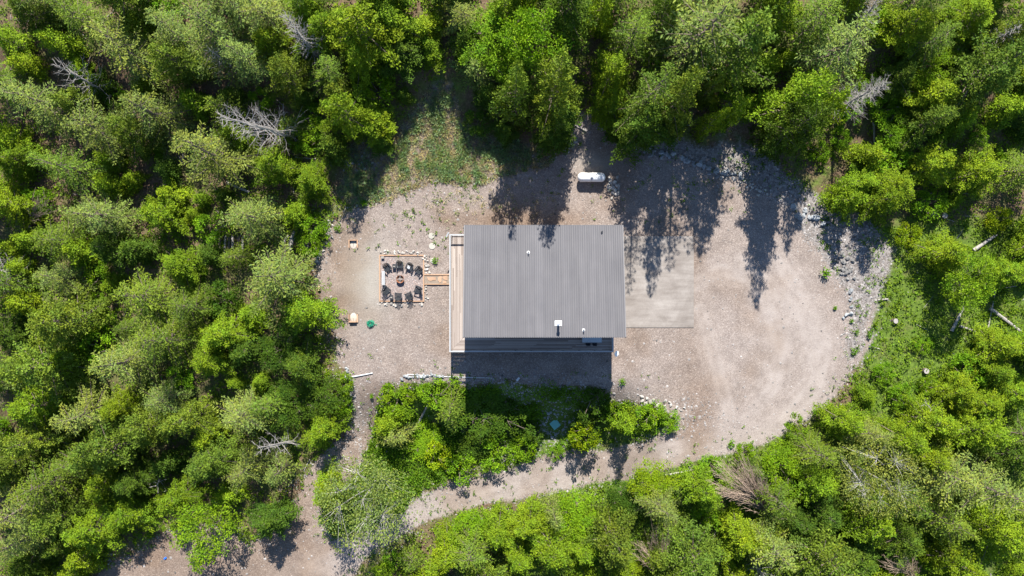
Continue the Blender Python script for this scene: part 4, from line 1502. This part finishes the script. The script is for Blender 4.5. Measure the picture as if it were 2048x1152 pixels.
# ------------------------------------------------------------------ dead trees
def dead(seed, base, tip, hgt, m, label, nb=55, bl=1.6, curl=0.5, lowfrac=0.15, twig=4, droop=0.0, up=0.35):
    """standing dead tree: base and tip pixel, height of the tip above ground"""
    r = random.Random(seed)
    bx, by, bz = G(*base)
    hgt = min(max(H * (1 - math.hypot(base[0] - 1024, base[1] - 576) / math.hypot(tip[0] - 1024, tip[1] - 576)), 4.0), 17.0)
    tx, ty = W(tip[0], tip[1], bz + hgt)
    t = thing('dead_tree', (bx, by, bz), label, 'dead tree', 'dead trees standing in the forest')
    d = Vector((tx - bx, ty - by, hgt))
    r0 = 0.013 * d.length + 0.08
    pts = [d * f + Vector((r.uniform(-.06, .06), r.uniform(-.06, .06), 0)) for f in (0, .2, .4, .6, .8, 1)]
    B().tube(pts, [r0, r0 * .85, r0 * .7, r0 * .5, r0 * .3, 0.02], 7).done('trunk', m, t)
    b = B()
    ux = d.normalized()
    a0 = ux.orthogonal().normalized()
    b0 = ux.cross(a0)
    for k in range(nb):
        f = lowfrac + (1 - lowfrac) * (k + r.random()) / nb
        az = k * 2.4 + r.uniform(-.4, .4)
        out = a0 * math.cos(az) + b0 * math.sin(az)
        ln = bl * (1.15 - f * 0.85) * r.uniform(.55, 1.25)
        p0 = d * f
        p1 = p0 + out * ln * .5 + ux * ln * .10
        p2 = p0 + out * ln * .95 + ux * ln * (up + curl * r.uniform(-.2, .6)) - Vector((0, 0, droop * ln))
        q = 0.009 * ln + 0.014
        b.tube([p0, p1, p2], [q, q * .8, 0.010], 4, False)
        for _ in range(twig):
            g = r.uniform(.35, 1)
            s0 = p0.lerp(p1, g * 2) if g < .5 else p1.lerp(p2, g * 2 - 1)
            e = s0 + (out * .5 + ux * r.uniform(-.2, .7) + Vector((r.uniform(-1, 1), r.uniform(-1, 1), r.uniform(-.6, .6))) * .7) * ln * .38
            b.tube([s0, e], [0.013, 0.006], 3, False)
    o = b.done('branches', m, t)
    o['kind'] = 'stuff'
    return t


DW, BW = M['deadwood'], M['brownwood']
dead(1, (214, 186), (112, 128), 9.5, DW, 'bleached dead tree with curved bare limbs in the upper forest', 46, 2.4, 0.9, 0.1, 4)
dead(2, (585, 272), (440, 232), 11, DW, 'silver dead tree whose dense limbs fan out beside the clearing', 90, 2.7, 0.4, 0.1, 7)
dead(3, (635, 112), (570, 30), 10, DW, 'grey spire-like dead tree with short dense twigs', 100, 1.7, 0.3, 0.1, 5)
dead(4, (1678, 216), (1772, 164), 10, DW, 'pale dead tree with a fluffy mass of fine twigs', 120, 2.0, 0.3, 0.1, 8)
dead(5, (1950, 104), (2042, 50), 9, DW, 'dead tree with comb-like bare limbs along one trunk', 60, 1.5, 0.8, 0.2, 3)
dead(6, (600, 880), (515, 897), 8.5, DW, 'forked white dead tree leaning over yellow-green conifers', 30, 2.1, 0.6, 0.2, 5)
dead(7, (45, 545), (-40, 535), 10, DW, 'bare grey dead tree at the picture edge amid dark firs', 60, 2.2, 0.5, 0.1, 5)
dead(8, (1718, 55), (1760, -10), 10, DW, 'thin grey dead tree cut off by the top edge', 70, 1.5, 0.3, 0.1, 5)
dead(9, (470, 135), (420, 100), 10, DW, 'grey dead tree hidden between pale firs', 60, 1.8, 0.3, 0.1, 5)
dead(10, (1765, 960), (1795, 985), 11.5, DW, 'white bare limbed dead top above the silvery tree', 16, 2.2, 0.6, 0.55, 4)
dead(11, (330, 945), (312, 972), 8, DW, 'small white dead branches poking from the lower dark conifers', 10, 1.8, 0.6, 0.5, 3)
dead(12, (1500, 1120), (1552, 1180), 9, DW, 'grey dead tree on the bottom edge behind the big brown one', 50, 1.6, 0.3, 0.1, 5)
dead(13, (1880, 835), (1850, 805), 6, DW, 'small white forked dead branch over the yellow-green trees', 9, 1.6, 0.6, 0.4, 4)


def brush(seed, root, tips, h0, h1, label, n=70, m=BW):
    """toppled dry tree whose limbs fan out from its trunk"""
    r = random.Random(seed)
    bx, by, bz = G(*root)
    t = thing('dead_tree', (bx, by, bz), label, 'dead tree', 'toppled dry brown trees')
    ends = []
    for p in tips:
        z = bz + h1 * r.uniform(.8, 1.15)
        x, y = W(p[0], p[1], z)
        ends.append(Vector((x - bx, y - by, z - bz)))
    c = sum(ends, Vector()) / len(ends)
    B().tube([(0, 0, 0), tuple(c * .3 + Vector((0, 0, h0 * .5))), tuple(c * .62 + Vector((0, 0, .4)))], [.16, .12, .06], 7).done('trunk', m, t)
    b = B()
    for k in range(n):
        f = r.uniform(0, len(ends) - 1.001)
        i = int(f)
        e = ends[i].lerp(ends[i + 1], f - i) * r.uniform(.6, 1.06) + Vector((r.uniform(-.6, .6), r.uniform(-.6, .6), r.uniform(-1.4, .6)))
        s0 = c * r.uniform(.02, .55) + Vector((0, 0, .3))
        mid = s0.lerp(e, .5) + Vector((r.uniform(-.15, .15), r.uniform(-.15, .15), r.uniform(.0, .35)))
        b.tube([s0, mid, e], [.036, .022, .008], 3, False)
        for _ in range(11):
            g = r.uniform(.3, 1)
            q = mid.lerp(e, (g - .5) * 2) if g > .5 else s0.lerp(mid, g * 2)
            d = (e - s0).normalized()
            b.tube([q, q + (d * 0.9 + Vector((r.uniform(-1, 1), r.uniform(-1, 1), r.uniform(-.5, .6))) * .6) * r.uniform(.35, .9)], [.016, .007], 3, False)
    o = b.done('branches', m, t)
    o['kind'] = 'stuff'


brush(21, (1548, 1036), [(1424, 985), (1425, 955), (1440, 925), (1475, 915), (1505, 930), (1530, 955)], 1.0, 6.5, 'big dry brown dead tree fanning out below the road', 150)
brush(22, (1325, 1165), [(1270, 1110), (1285, 1085), (1305, 1065), (1330, 1060), (1345, 1080)], 1.0, 4.0, 'smaller dry brown dead tree on the lower edge', 50)
brush(23, (1830, 1165), [(1770, 1130), (1790, 1115), (1815, 1112), (1835, 1125)], 1.0, 4.0, 'dry brown twigs rising at the bottom edge', 40)
brush(24, (40, 815), [(-5, 800), (0, 785), (20, 775), (45, 778)], 0.6, 3.0, 'dry brown thicket at the picture side among firs', 40)
brush(25, (60, 455), [(60, 400), (75, 395), (95, 405), (100, 425)], 0.6, 2.5, 'dry tan brush pile under the upper firs', 36)


# ------------------------------------------------------------------ logs and stumps
def log(p, q, r0, r1, label, m=DW, stubs=3, group='fallen logs'):
    o = rod('fallen_log', m, p, q, r0, r1, label, 'log', group)
    return o


log((1944, 501), (1990, 470), 0.22, 0.14, 'pale fallen log with bare end, lying above the yellow-green conifers')
log((1901, 662), (1926, 612), 0.20, 0.13, 'pale fallen log pointing up beneath the bright leafy tree')
log((1978, 617), (2056, 676), 0.22, 0.15, 'long grey fallen trunk running off the picture edge')
log((1918, 652), (1962, 668), 0.14, 0.10, 'thin fallen log crossing below the pale one')
log((1975, 655), (1990, 580), 0.09, 0.06, 'very thin pole lying behind the bright leafy tree')
log((1330, 950), (1402, 936), 0.11, 0.08, 'thin pale log along the lower side of the road')
log((1912, 95), (1925, 140), 0.16, 0.12, 'pale log standing out below the comb-like snag')
log((1746, 245), (1747, 285), 0.14, 0.10, 'pale upright log below the fluffy snag')
log((455, 365), (500, 385), 0.20, 0.12, 'grey log slanting under the olive firs beside the log pile')
log((515, 335), (550, 355), 0.20, 0.14, 'dark grey log below the silver snag')
log((590, 735), (625, 742), 0.14, 0.10, 'grey log half buried in the dark shrubs by the yard')
log((620, 240), (632, 262), 0.26, 0.2, 'broken brown trunk between the silver snag and the conifers')
log((590, 315), (632, 318), 0.07, 0.05, 'thin straight pole below the silver snag')
log((835, 850), (856, 808), 0.17, 0.09, 'weathered grey log leaning across the bright shrubs', lab if False else DW)
log((608, 942), (620, 918), 0.06, 0.05, 'thin white stick at the trail edge')
log((1755, 600), (1775, 598), 0.10, 0.08, 'short dark log at the edge of the rocks')
log((1590, 870), (1612, 890), 0.08, 0.05, 'thin brown stick among roadside weeds')
log((925, 862), (950, 838), 0.25, 0.20, 'thick cut log in the shaded bed', M['bark'])
log((934, 845), (948, 856), 0.12, 0.10, 'short crossing log resting on the thick cut one', M['bark'])
for k, (p, q) in enumerate((((440, 515), (441, 470)), ((449, 517), (452, 472)), ((458, 518), (460, 474)), ((467, 516), (466, 472)), ((476, 515), (479, 474)), ((485, 512), (487, 474)))):
    log(p, q, 0.16, 0.13, 'long pole in the neat log pile, %s counting towards the yard' % ORD[k], DW if k % 2 else M['bark'], 0, 'poles of the log pile')
for k, (p, q) in enumerate((((562, 498), (577, 470)), ((574, 502), (590, 463)), ((582, 500), (586, 478)))):
    log(p, q, 0.20, 0.17, 'grey log in the loose trio, %s counting towards the yard' % ORD[k], DW, 0, 'loose trio of logs')


def stump(px, py, r, label):
    x, y, z = G(px, py, 0.3)
    t = thing('stump', (x, y, z), label, 'stump', 'cut stumps')
    B().lathe([(r * 1.35, 0.0), (r * 1.05, 0.15), (r, 0.42)], 12).done('bark', M['bark'], t)
    B().lathe([(0, 0.425), (r * 0.98, 0.42)], 12).done('cut_face', DW, t)


stump(1791, 642, 0.30, 'pale cut stump in the low greenery beside the yard')
stump(1852, 742, 0.32, 'pale cut stump lower down among bright shrubs')
stump(1866, 428, 0.42, 'dark stump beneath the conifers above the yellow shrub')
stump(1889, 431, 0.34, 'smaller dark stump beside the bigger dark one')


# ------------------------------------------------------------------ rocks
def rock_mesh(seed, pts=13, flat=0.65, round_=False):
    r = np.random.default_rng(seed)
    bm = bmesh.new()
    for p in unit(r.normal(size=(pts + (9 if round_ else 0), 3))) * (1 if round_ else r.uniform(0.8, 1.1)):
        bm.verts.new((p[0] * 0.5, p[1] * 0.5 * r.uniform(0.7, 0.95) if not round_ else p[1] * 0.42, p[2] * 0.5 * flat))
    bmesh.ops.convex_hull(bm, input=bm.verts)
    for v in [v for v in bm.verts if not v.link_faces]:
        bm.verts.remove(v)
    bmesh.ops.recalc_face_normals(bm, faces=bm.faces)
    me = bpy.data.meshes.new('rock')
    bm.to_mesh(me)
    bm.free()
    return me


RK = {}
for key, mt in (('grey', 'rock'), ('dark', 'rockdark'), ('pale', 'rockpale')):
    RK[key] = []
    for k in range(7):
        me = rock_mesh(900 + k * 3, 13, 0.62, k % 2 == 0)
        me.materials.append(M[mt])
        RK[key].append(me)
rr_ = random.Random(404)
ORDL = ORD + ['thirteenth', 'fourteenth', 'fifteenth', 'sixteenth', 'seventeenth', 'eighteenth']


def rocks(line, n, spread, s0, s1, key, name, label, group, round_only=False, ends=('upper end', 'lower end')):
    """n rocks strewn along a pixel polyline"""
    seg = [math.dist(a, b) for a, b in zip(line, line[1:])]
    tot = sum(seg)
    for i in range(n):
        d = tot * (i + rr_.random()) / n
        k = 0
        while k < len(seg) - 1 and d > seg[k]:
            d -= seg[k]
            k += 1
        f = min(d / max(seg[k], 1e-6), 1)
        px = line[k][0] + (line[k + 1][0] - line[k][0]) * f + rr_.gauss(0, spread)
        py = line[k][1] + (line[k + 1][1] - line[k][1]) * f + rr_.gauss(0, spread)
        x, y, z = G(px, py)
        s = rr_.uniform(s0, s1)
        me = rr_.choice(RK[key][::2] if round_only else RK[key])
        o = link(name, me)
        o.location = (x, y, z + s * 0.18)
        o.rotation_euler = (rr_.uniform(-.2, .2), rr_.uniform(-.2, .2), rr_.uniform(0, 6.28))
        o.scale = (s, s, s)
        q = (ORDL[i], ends[0]) if i < (n + 1) // 2 else (ORDL[n - 1 - i], ends[1])
        tag(o, '%s, %s from the %s' % (label, q[0], q[1]), 'rock', group)


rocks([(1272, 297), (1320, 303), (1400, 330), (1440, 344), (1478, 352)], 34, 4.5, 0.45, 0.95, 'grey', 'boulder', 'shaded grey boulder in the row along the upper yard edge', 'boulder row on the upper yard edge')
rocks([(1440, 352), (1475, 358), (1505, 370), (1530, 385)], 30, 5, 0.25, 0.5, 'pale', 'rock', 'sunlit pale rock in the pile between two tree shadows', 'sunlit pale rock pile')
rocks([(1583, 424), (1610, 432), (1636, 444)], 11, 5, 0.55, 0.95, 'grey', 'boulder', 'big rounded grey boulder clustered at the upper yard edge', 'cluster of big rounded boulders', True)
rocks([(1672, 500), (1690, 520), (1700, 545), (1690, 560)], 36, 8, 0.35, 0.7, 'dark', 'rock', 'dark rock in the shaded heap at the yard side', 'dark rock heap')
rocks([(1694, 572), (1700, 600), (1702, 628), (1686, 636)], 8, 3, 0.4, 0.75, 'grey', 'rock', 'pale blue-grey rock in the short line below the dark heap', 'rocks below the dark heap')
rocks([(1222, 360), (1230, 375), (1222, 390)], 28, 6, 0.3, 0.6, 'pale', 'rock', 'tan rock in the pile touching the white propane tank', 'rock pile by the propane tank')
rocks([(1128, 300), (1140, 292), (1155, 278)], 9, 4, 0.4, 0.7, 'grey', 'rock', 'grey rock in the line above the tank, by the planks', 'rocks above the tank')
rocks([(695, 335), (715, 315), (735, 330)], 16, 7, 0.25, 0.5, 'grey', 'rock', 'grey rock in the shaded patch above the grassy clearing edge', 'shaded rocks by the clearing')
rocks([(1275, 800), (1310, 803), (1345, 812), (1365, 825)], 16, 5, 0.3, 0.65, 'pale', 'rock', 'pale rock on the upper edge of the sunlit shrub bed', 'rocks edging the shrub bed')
a_ring = [(1110 + 22 * math.cos(k * PI / 8), 848 + 23 * math.sin(k * PI / 8)) for k in range(17)]
rocks(a_ring, 26, 4, 0.22, 0.5, 'grey', 'rock', 'small grey rock in the ring round the green hatch', 'rock ring round the hatch')
rocks([(655, 440), (662, 470), (652, 490), (634, 520), (640, 540)], 14, 5, 0.3, 0.6, 'pale', 'rock', 'pale rock on the forest side of the horseshoe court', 'rocks along the court edge')
rocks([(688, 736), (697, 755), (700, 768)], 9, 4, 0.3, 0.5, 'grey', 'rock', 'grey rock at the trail mouth beside the white pole', 'rocks at the trail mouth')
rocks([(797, 756), (830, 752), (860, 752), (890, 754)], 20, 2.2, 0.3, 0.55, 'grey', 'rock', 'grey rock in the row along the white drain pipe', 'rocks along the drain pipe')
rocks([(762, 506), (800, 505), (846, 506)], 26, 2.0, 0.22, 0.42, 'pale', 'stone', 'small pale stone along the upper side of the timber border', 'stones on the upper border', True)
rocks([(852, 508), (853, 530), (851, 546)], 16, 3.2, 0.22, 0.42, 'pale', 'stone', 'small pale stone above the flagstone path outside the border', 'stones above the flagstone path', True)
rocks([(851, 572), (852, 590), (851, 602)], 10, 2.2, 0.22, 0.38, 'pale', 'stone', 'small pale stone below the flagstone path outside the border', 'stones below the flagstone path', True)
rocks([(759, 607), (800, 609), (848, 608)], 22, 2.0, 0.22, 0.42, 'pale', 'stone', 'small pale stone along the lower side of the timber border', 'stones on the lower border', True)


# ------------------------------------------------------------------ loose ground cover (nobody could count it)
def scatter(n, dens, seed):
    """n random ground points accepted by a density map"""
    r = np.random.default_rng(seed)
    out = []
    got = 0
    while got < n:
        x = r.uniform(-64, 64, n)
        y = r.uniform(-37, 37, n)
        px, py, s = covers(x, y)
        k = r.uniform(0, 1, n) < dens(x, y, px, py, s)
        out.append(np.stack([x[k], y[k], terr(x[k], y[k])], -1))
        got += k.sum()
    return np.concatenate(out)[:n], r


def clumps(P, r, n0, n1, rad, ln, tint=(0.7, 1.2), hue=(0.5, 0.2), flat=0.6):
    lv = Leaves(r)
    for p in P:
        f = r.uniform(0.5, 1.3)
        puff(lv, p + np.array([0, 0, rad * f * 0.35]), rad * f, int(r.integers(n0, n1)), ln * r.uniform(0.8, 1.2), r.uniform(*tint), float(np.clip(r.normal(*hue), 0, 1)), 0.8)
    return lv


def in_forest(s):
    return np.clip(-np.maximum.reduce([np.minimum(s['yard'], -s['bed']), s['road'], s['meadow'], s['scree'] - 10, s['dirt']]) / 10, 0, 1)


def d_under(x, y, px, py, s):
    f = in_forest(s)
    n = np.clip((fbm(x * 0.22, y * 0.22, 71) - 0.40) * 6, 0.03, 1)
    lush = np.maximum.reduce([sst(1640, 1720, px) * sst(400, 480, py), sst(860, 930, py) * sst(780, 900, px), 0.4 * sst(400, 900, py)])
    n = np.where((px < 560) & (py < 380), n * 0.55, n)
    return f * np.clip(n + lush * (0.35 + 0.65 * np.clip((fbm(x * 0.5, y * 0.5, 91) - 0.35) * 5, 0, 1)), 0, 1) * np.where(s['bed'] > 0, 0, 1)


P, r = scatter(15000, d_under, 1)
o = link('undergrowth', clumps(P, r, 10, 17, 0.44, 0.24).mesh('undergrowth', M['leaf']))
o.color = (0.165, 0.250, 0.020, 1)
tag(o, 'low leafy green undergrowth covering the forest floor', 'undergrowth', kind='stuff')

P, r = scatter(2200, lambda x, y, px, py, s: np.clip(s['bed'] / 8, 0, 1) * np.clip((fbm(x * 0.4, y * 0.4, 17) - 0.38) * 6, 0.06, 1) * (np.hypot(px - 1112, py - 848) > 34), 2)
o = link('bed_plants', clumps(P, r, 12, 22, 0.40, 0.22).mesh('bed_plants', M['leaf']))
o.color = (0.118, 0.215, 0.016, 1)
tag(o, 'low green plants filling the bed below the house', 'plants', kind='stuff')


def d_weed(x, y, px, py, s):
    e = np.minimum(s['yard'], -s['bed'])
    near = np.exp(-np.abs(e) / 14) * (e > -12)
    patch = 0.35 * np.exp(-(np.hypot((px - 830) / 90, (py - 450) / 45)) ** 2) + 0.25 * np.exp(-(np.hypot((px - 1330) / 160, (py - 370) / 60)) ** 2)
    patch = patch + 0.4 * np.exp(-(np.hypot((px - 1130) / 130, (py - 752) / 14)) ** 2) + 0.25 * np.exp(-(np.hypot((px - 960) / 100, (py - 395) / 18)) ** 2)
    sc = 0.5 * np.clip(s['scree'] / 20, 0, 1)
    mid = np.exp(-(np.abs(s['road'] - 18) / 6) ** 2) * (s['road'] > 0) * 0.12 * (px < 1450)
    k = np.clip(near * 0.6 + patch + sc + mid, 0, 1) * np.clip((fbm(x * 0.9, y * 0.9, 5) - 0.4) * 5, 0, 1)
    return np.where((px > 925) & (px < 1390) & (py > 455) & (py < 745), 0, k)


P, r = scatter(1300, d_weed, 3)
o = link('weeds', clumps(P, r, 6, 13, 0.20, 0.17, (0.6, 1.2)).mesh('weeds', M['leaf']))
o.color = (0.13, 0.23, 0.02, 1)
tag(o, 'small green weeds dotted over the gravel edges', 'weeds', kind='stuff')


def blades(P, r, n0, n1, rad, ln, wd, lean=0.5):
    lv = Leaves(r)
    for p in P:
        n = int(r.integers(n0, n1))
        a = r.uniform(0, 6.28, n)
        q = np.stack([np.cos(a), np.sin(a), np.zeros(n)], -1)
        base = p + q * rad * r.uniform(0, 1, (n, 1)) * 0.5
        d = q * r.uniform(0.1, 1.0, (n, 1)) * lean + np.array([0.02, -0.1, 1.0]) * r.uniform(0.35, 1, (n, 1))
        lv.add(base, d, 0.3 * q + r.normal(0, 0.35, (n, 3)) + np.array([0, 0.5, 0.7]), ln * r.uniform(0.6, 1.3, n), wd, r.uniform(0.7, 1.25), float(np.clip(r.normal(0.35, 0.25), 0, 1)))
    return lv


P, r = scatter(1150, lambda x, y, px, py, s: np.clip(s['meadow'] / 10, 0, 1) * np.clip((fbm(x * 0.7, y * 0.7, 8) - 0.42) * 7, 0.10, 1), 4)
o = link('grass', blades(P, r, 14, 22, 0.34, 0.44, 0.05, 0.7).mesh('grass', M['grass']))
o.color = (0.30, 0.39, 0.20, 1)
tag(o, 'blue-green bunch grass tufts over the clearing', 'grass', kind='stuff')
P, r = scatter(2400, lambda x, y, px, py, s: np.clip(s['meadow'] / 10 + 0.4, 0, 1) * 0.8 + 0.10 * np.exp(-((py - 400) / 25) ** 2) * (px > 850) * (px < 1120), 6)
o = link('dry_grass', blades(P, r, 8, 14, 0.34, 0.32, 0.04, 1.3).mesh('dry_grass', M['grass']))
o.color = (0.50, 0.41, 0.25, 1)
tag(o, 'dry straw coloured grass between the green tufts', 'grass', kind='stuff')


def d_peb(x, y, px, py, s):
    e = np.minimum(s['yard'], -s['bed'])
    inn = (np.maximum(e, s['road']) > -6)
    k = 0.03 * inn + 0.4 * np.exp(-np.abs(e) / 12) + 1.0 * np.clip(s['scree'] / 15 + 0.3, 0, 1)
    k = k + 0.9 * np.exp(-(np.hypot((px - 1350) / 80, (py - 830) / 30)) ** 2) + 0.8 * np.exp(-(np.hypot((px - 1000) / 160, (py - 760) / 12)) ** 2)
    k = k + 0.6 * np.clip(s['bed'] / 10, 0, 1) * (px > 1000) * (px < 1200) + 0.5 * np.exp(-(np.hypot((px - 715) / 40, (py - 320) / 30)) ** 2)
    k = k + 0.35 * np.exp(-(np.hypot((px - 700) / 50, (py - 880) / 120)) ** 2) + 0.5 * np.exp(-(np.hypot((px - 650) / 30, (py - 470) / 50)) ** 2)
    k = np.where((px > 758) & (px < 848) & (py > 509) & (py < 604), 0, k)
    return np.where((px > 945) & (px < 1388) & (py > 465) & (py < 660), 0, np.clip(k, 0, 1))


P, r = scatter(20000, d_peb, 7)
k = len(P)
octa = np.array([(1, 0, 0), (0, 1, 0), (-1, 0, 0), (0, -1, 0), (0, 0, 0.7)], float)
sz = np.clip(np.exp(r.normal(-2.65, 0.45, k)), 0.03, 0.2)
ang = r.uniform(0, 6.28, k)
jit = r.uniform(0.65, 1.3, (k, 5, 3))
v = octa[None] * jit * sz[:, None, None]
ca, sa = np.cos(ang)[:, None], np.sin(ang)[:, None]
V = np.stack([v[..., 0] * ca - v[..., 1] * sa, v[..., 0] * sa + v[..., 1] * ca, v[..., 2]], -1) + P[:, None, :]
V[:, :4, 2] -= 0.01
V[:, 4, 0] += r.normal(0, 0.3, k) * sz
F = (np.array([(0, 1, 4), (1, 2, 4), (2, 3, 4), (3, 0, 4)])[None] + 5 * np.arange(k)[:, None, None]).reshape(-1, 3)
tn = np.repeat(np.clip(r.normal(1.0, 0.32, k), 0.4, 1.9), 4)


def peb_mat():
    def b(t, out):
        at = N(t, 'ShaderNodeAttribute', attribute_name='tint')
        c = mixc(t, 1.0, at.outputs['Color'], (0.232, 0.218, 0.210), 'MULTIPLY')
        p = N(t, 'ShaderNodeBsdfPrincipled', inp={'Roughness': 0.9, 'Specular IOR Level': 0.2})
        L(t, c, p.inputs['Base Color'])
        L(t, p.outputs[0], out.inputs[0])
    return mat('loose_stone', b)


o = link('loose_stones', np_mesh('loose_stones', V.reshape(-1, 3), F, peb_mat(), False, [('tint', 'FACE', 'FLOAT', tn)]))
tag(o, 'loose small stones scattered over gravel and scree', 'stones', kind='stuff')

# fallen sticks on the forest floor
P, r = scatter(420, lambda x, y, px, py, s: in_forest(s) * (0.35 + 0.65 * ((px < 700) & (py < 420)) + 0.5 * ((px > 1820) & (py > 380) & (py < 720))) * np.where(s['bed'] > 0, 0.2, 1), 9)
b = B()
for p in P:
    a = r.uniform(0, 6.28)
    ln = r.uniform(0.5, 1.9)
    q = np.array([math.cos(a) * ln, math.sin(a) * ln, r.uniform(-0.05, 0.25)])
    b.tube([tuple(p + np.array([0, 0, 0.06])), tuple(p + q * 0.5 + np.array([0, 0, 0.12])), tuple(p + q + np.array([0, 0, 0.08]))], [0.05, 0.035, 0.015], 3, False)
o = b.done('sticks', DW, None)
tag(o, 'grey fallen sticks strewn over the forest floor', 'sticks', kind='stuff')

# single plants that stand alone on the gravel
PL = [(1650, 546, 20, 'leafy green plant on the gravel edge below the dark heap'), (1738, 669, 14, 'round green plant by the greenery edge, upper of two'), (1744, 691, 10, 'round green plant by the greenery edge, lower of two'),
      (1713, 664, 11, 'spiky pale green plant among stones beside the yard'), (1703, 642, 9, 'small leafy plant below the rounded grey rocks'), (1708, 703, 14, 'sprawling leafy plant low on the stony edge'), (1670, 616, 8, 'tiny leafy plant alone on the open gravel'),
      (729, 406, 14, 'small bright plant at the tip of the clearing'), (674, 456, 12, 'round bright plant by the forest shadow'), (1244, 763, 13, 'dark green plant standing off the house shadow corner'),
      (1462, 887, 16, 'broad leafed plant on the road verge, larger of two'), (1479, 890, 9, 'broad leafed plant on the road verge, smaller of two'), (1630, 824, 11, 'round green plant at the yard corner'), (1600, 838, 11, 'leafy green plant second from the yard corner'), (743, 792, 8, 'tiny upright plant on the trail'),
      (1575, 848, 9, 'tiny green plant third from the yard corner'), (870, 521, 13, 'weed clump hugging the pale stepping stone')]
bush = [b_[0] for b_ in LIB['bush']]
for i, (px, py, d, lab) in enumerate(PL):
    x, y, z = G(px, py, 0.15)
    t = thing('small_plant', (x, y, z), lab, 'plant', 'lone plants on the gravel', rt.uniform(0, 6))
    lv = Leaves(np.random.default_rng(3000 + i))
    R = d / PX / 2
    for q in range(9):
        a = q * 2.4
        c = np.array([math.cos(a), math.sin(a), 0]) * R * math.sqrt(q / 9) * 0.8 + np.array([0, 0, R * (0.8 - 0.4 * q / 9)])
        puff(lv, c, R * 0.42, 12, max(0.13, R * 0.42), 1.0, 0.5, 1.0)
    f = link('foliage', lv.mesh('foliage', M['leaf']), None, t)
    f['kind'] = 'stuff'
    f.color = (0.14, 0.27, 0.015, 1)
    B().tube([(0, 0, -0.02), (0.02, 0, R * 0.7)], 0.02, 4).done('stem', M['bark'], t)
print('SCENE BUILT', len(S.objects), 'objects', sum(len(m.loop_triangles) or len(m.polygons) for m in bpy.data.meshes))
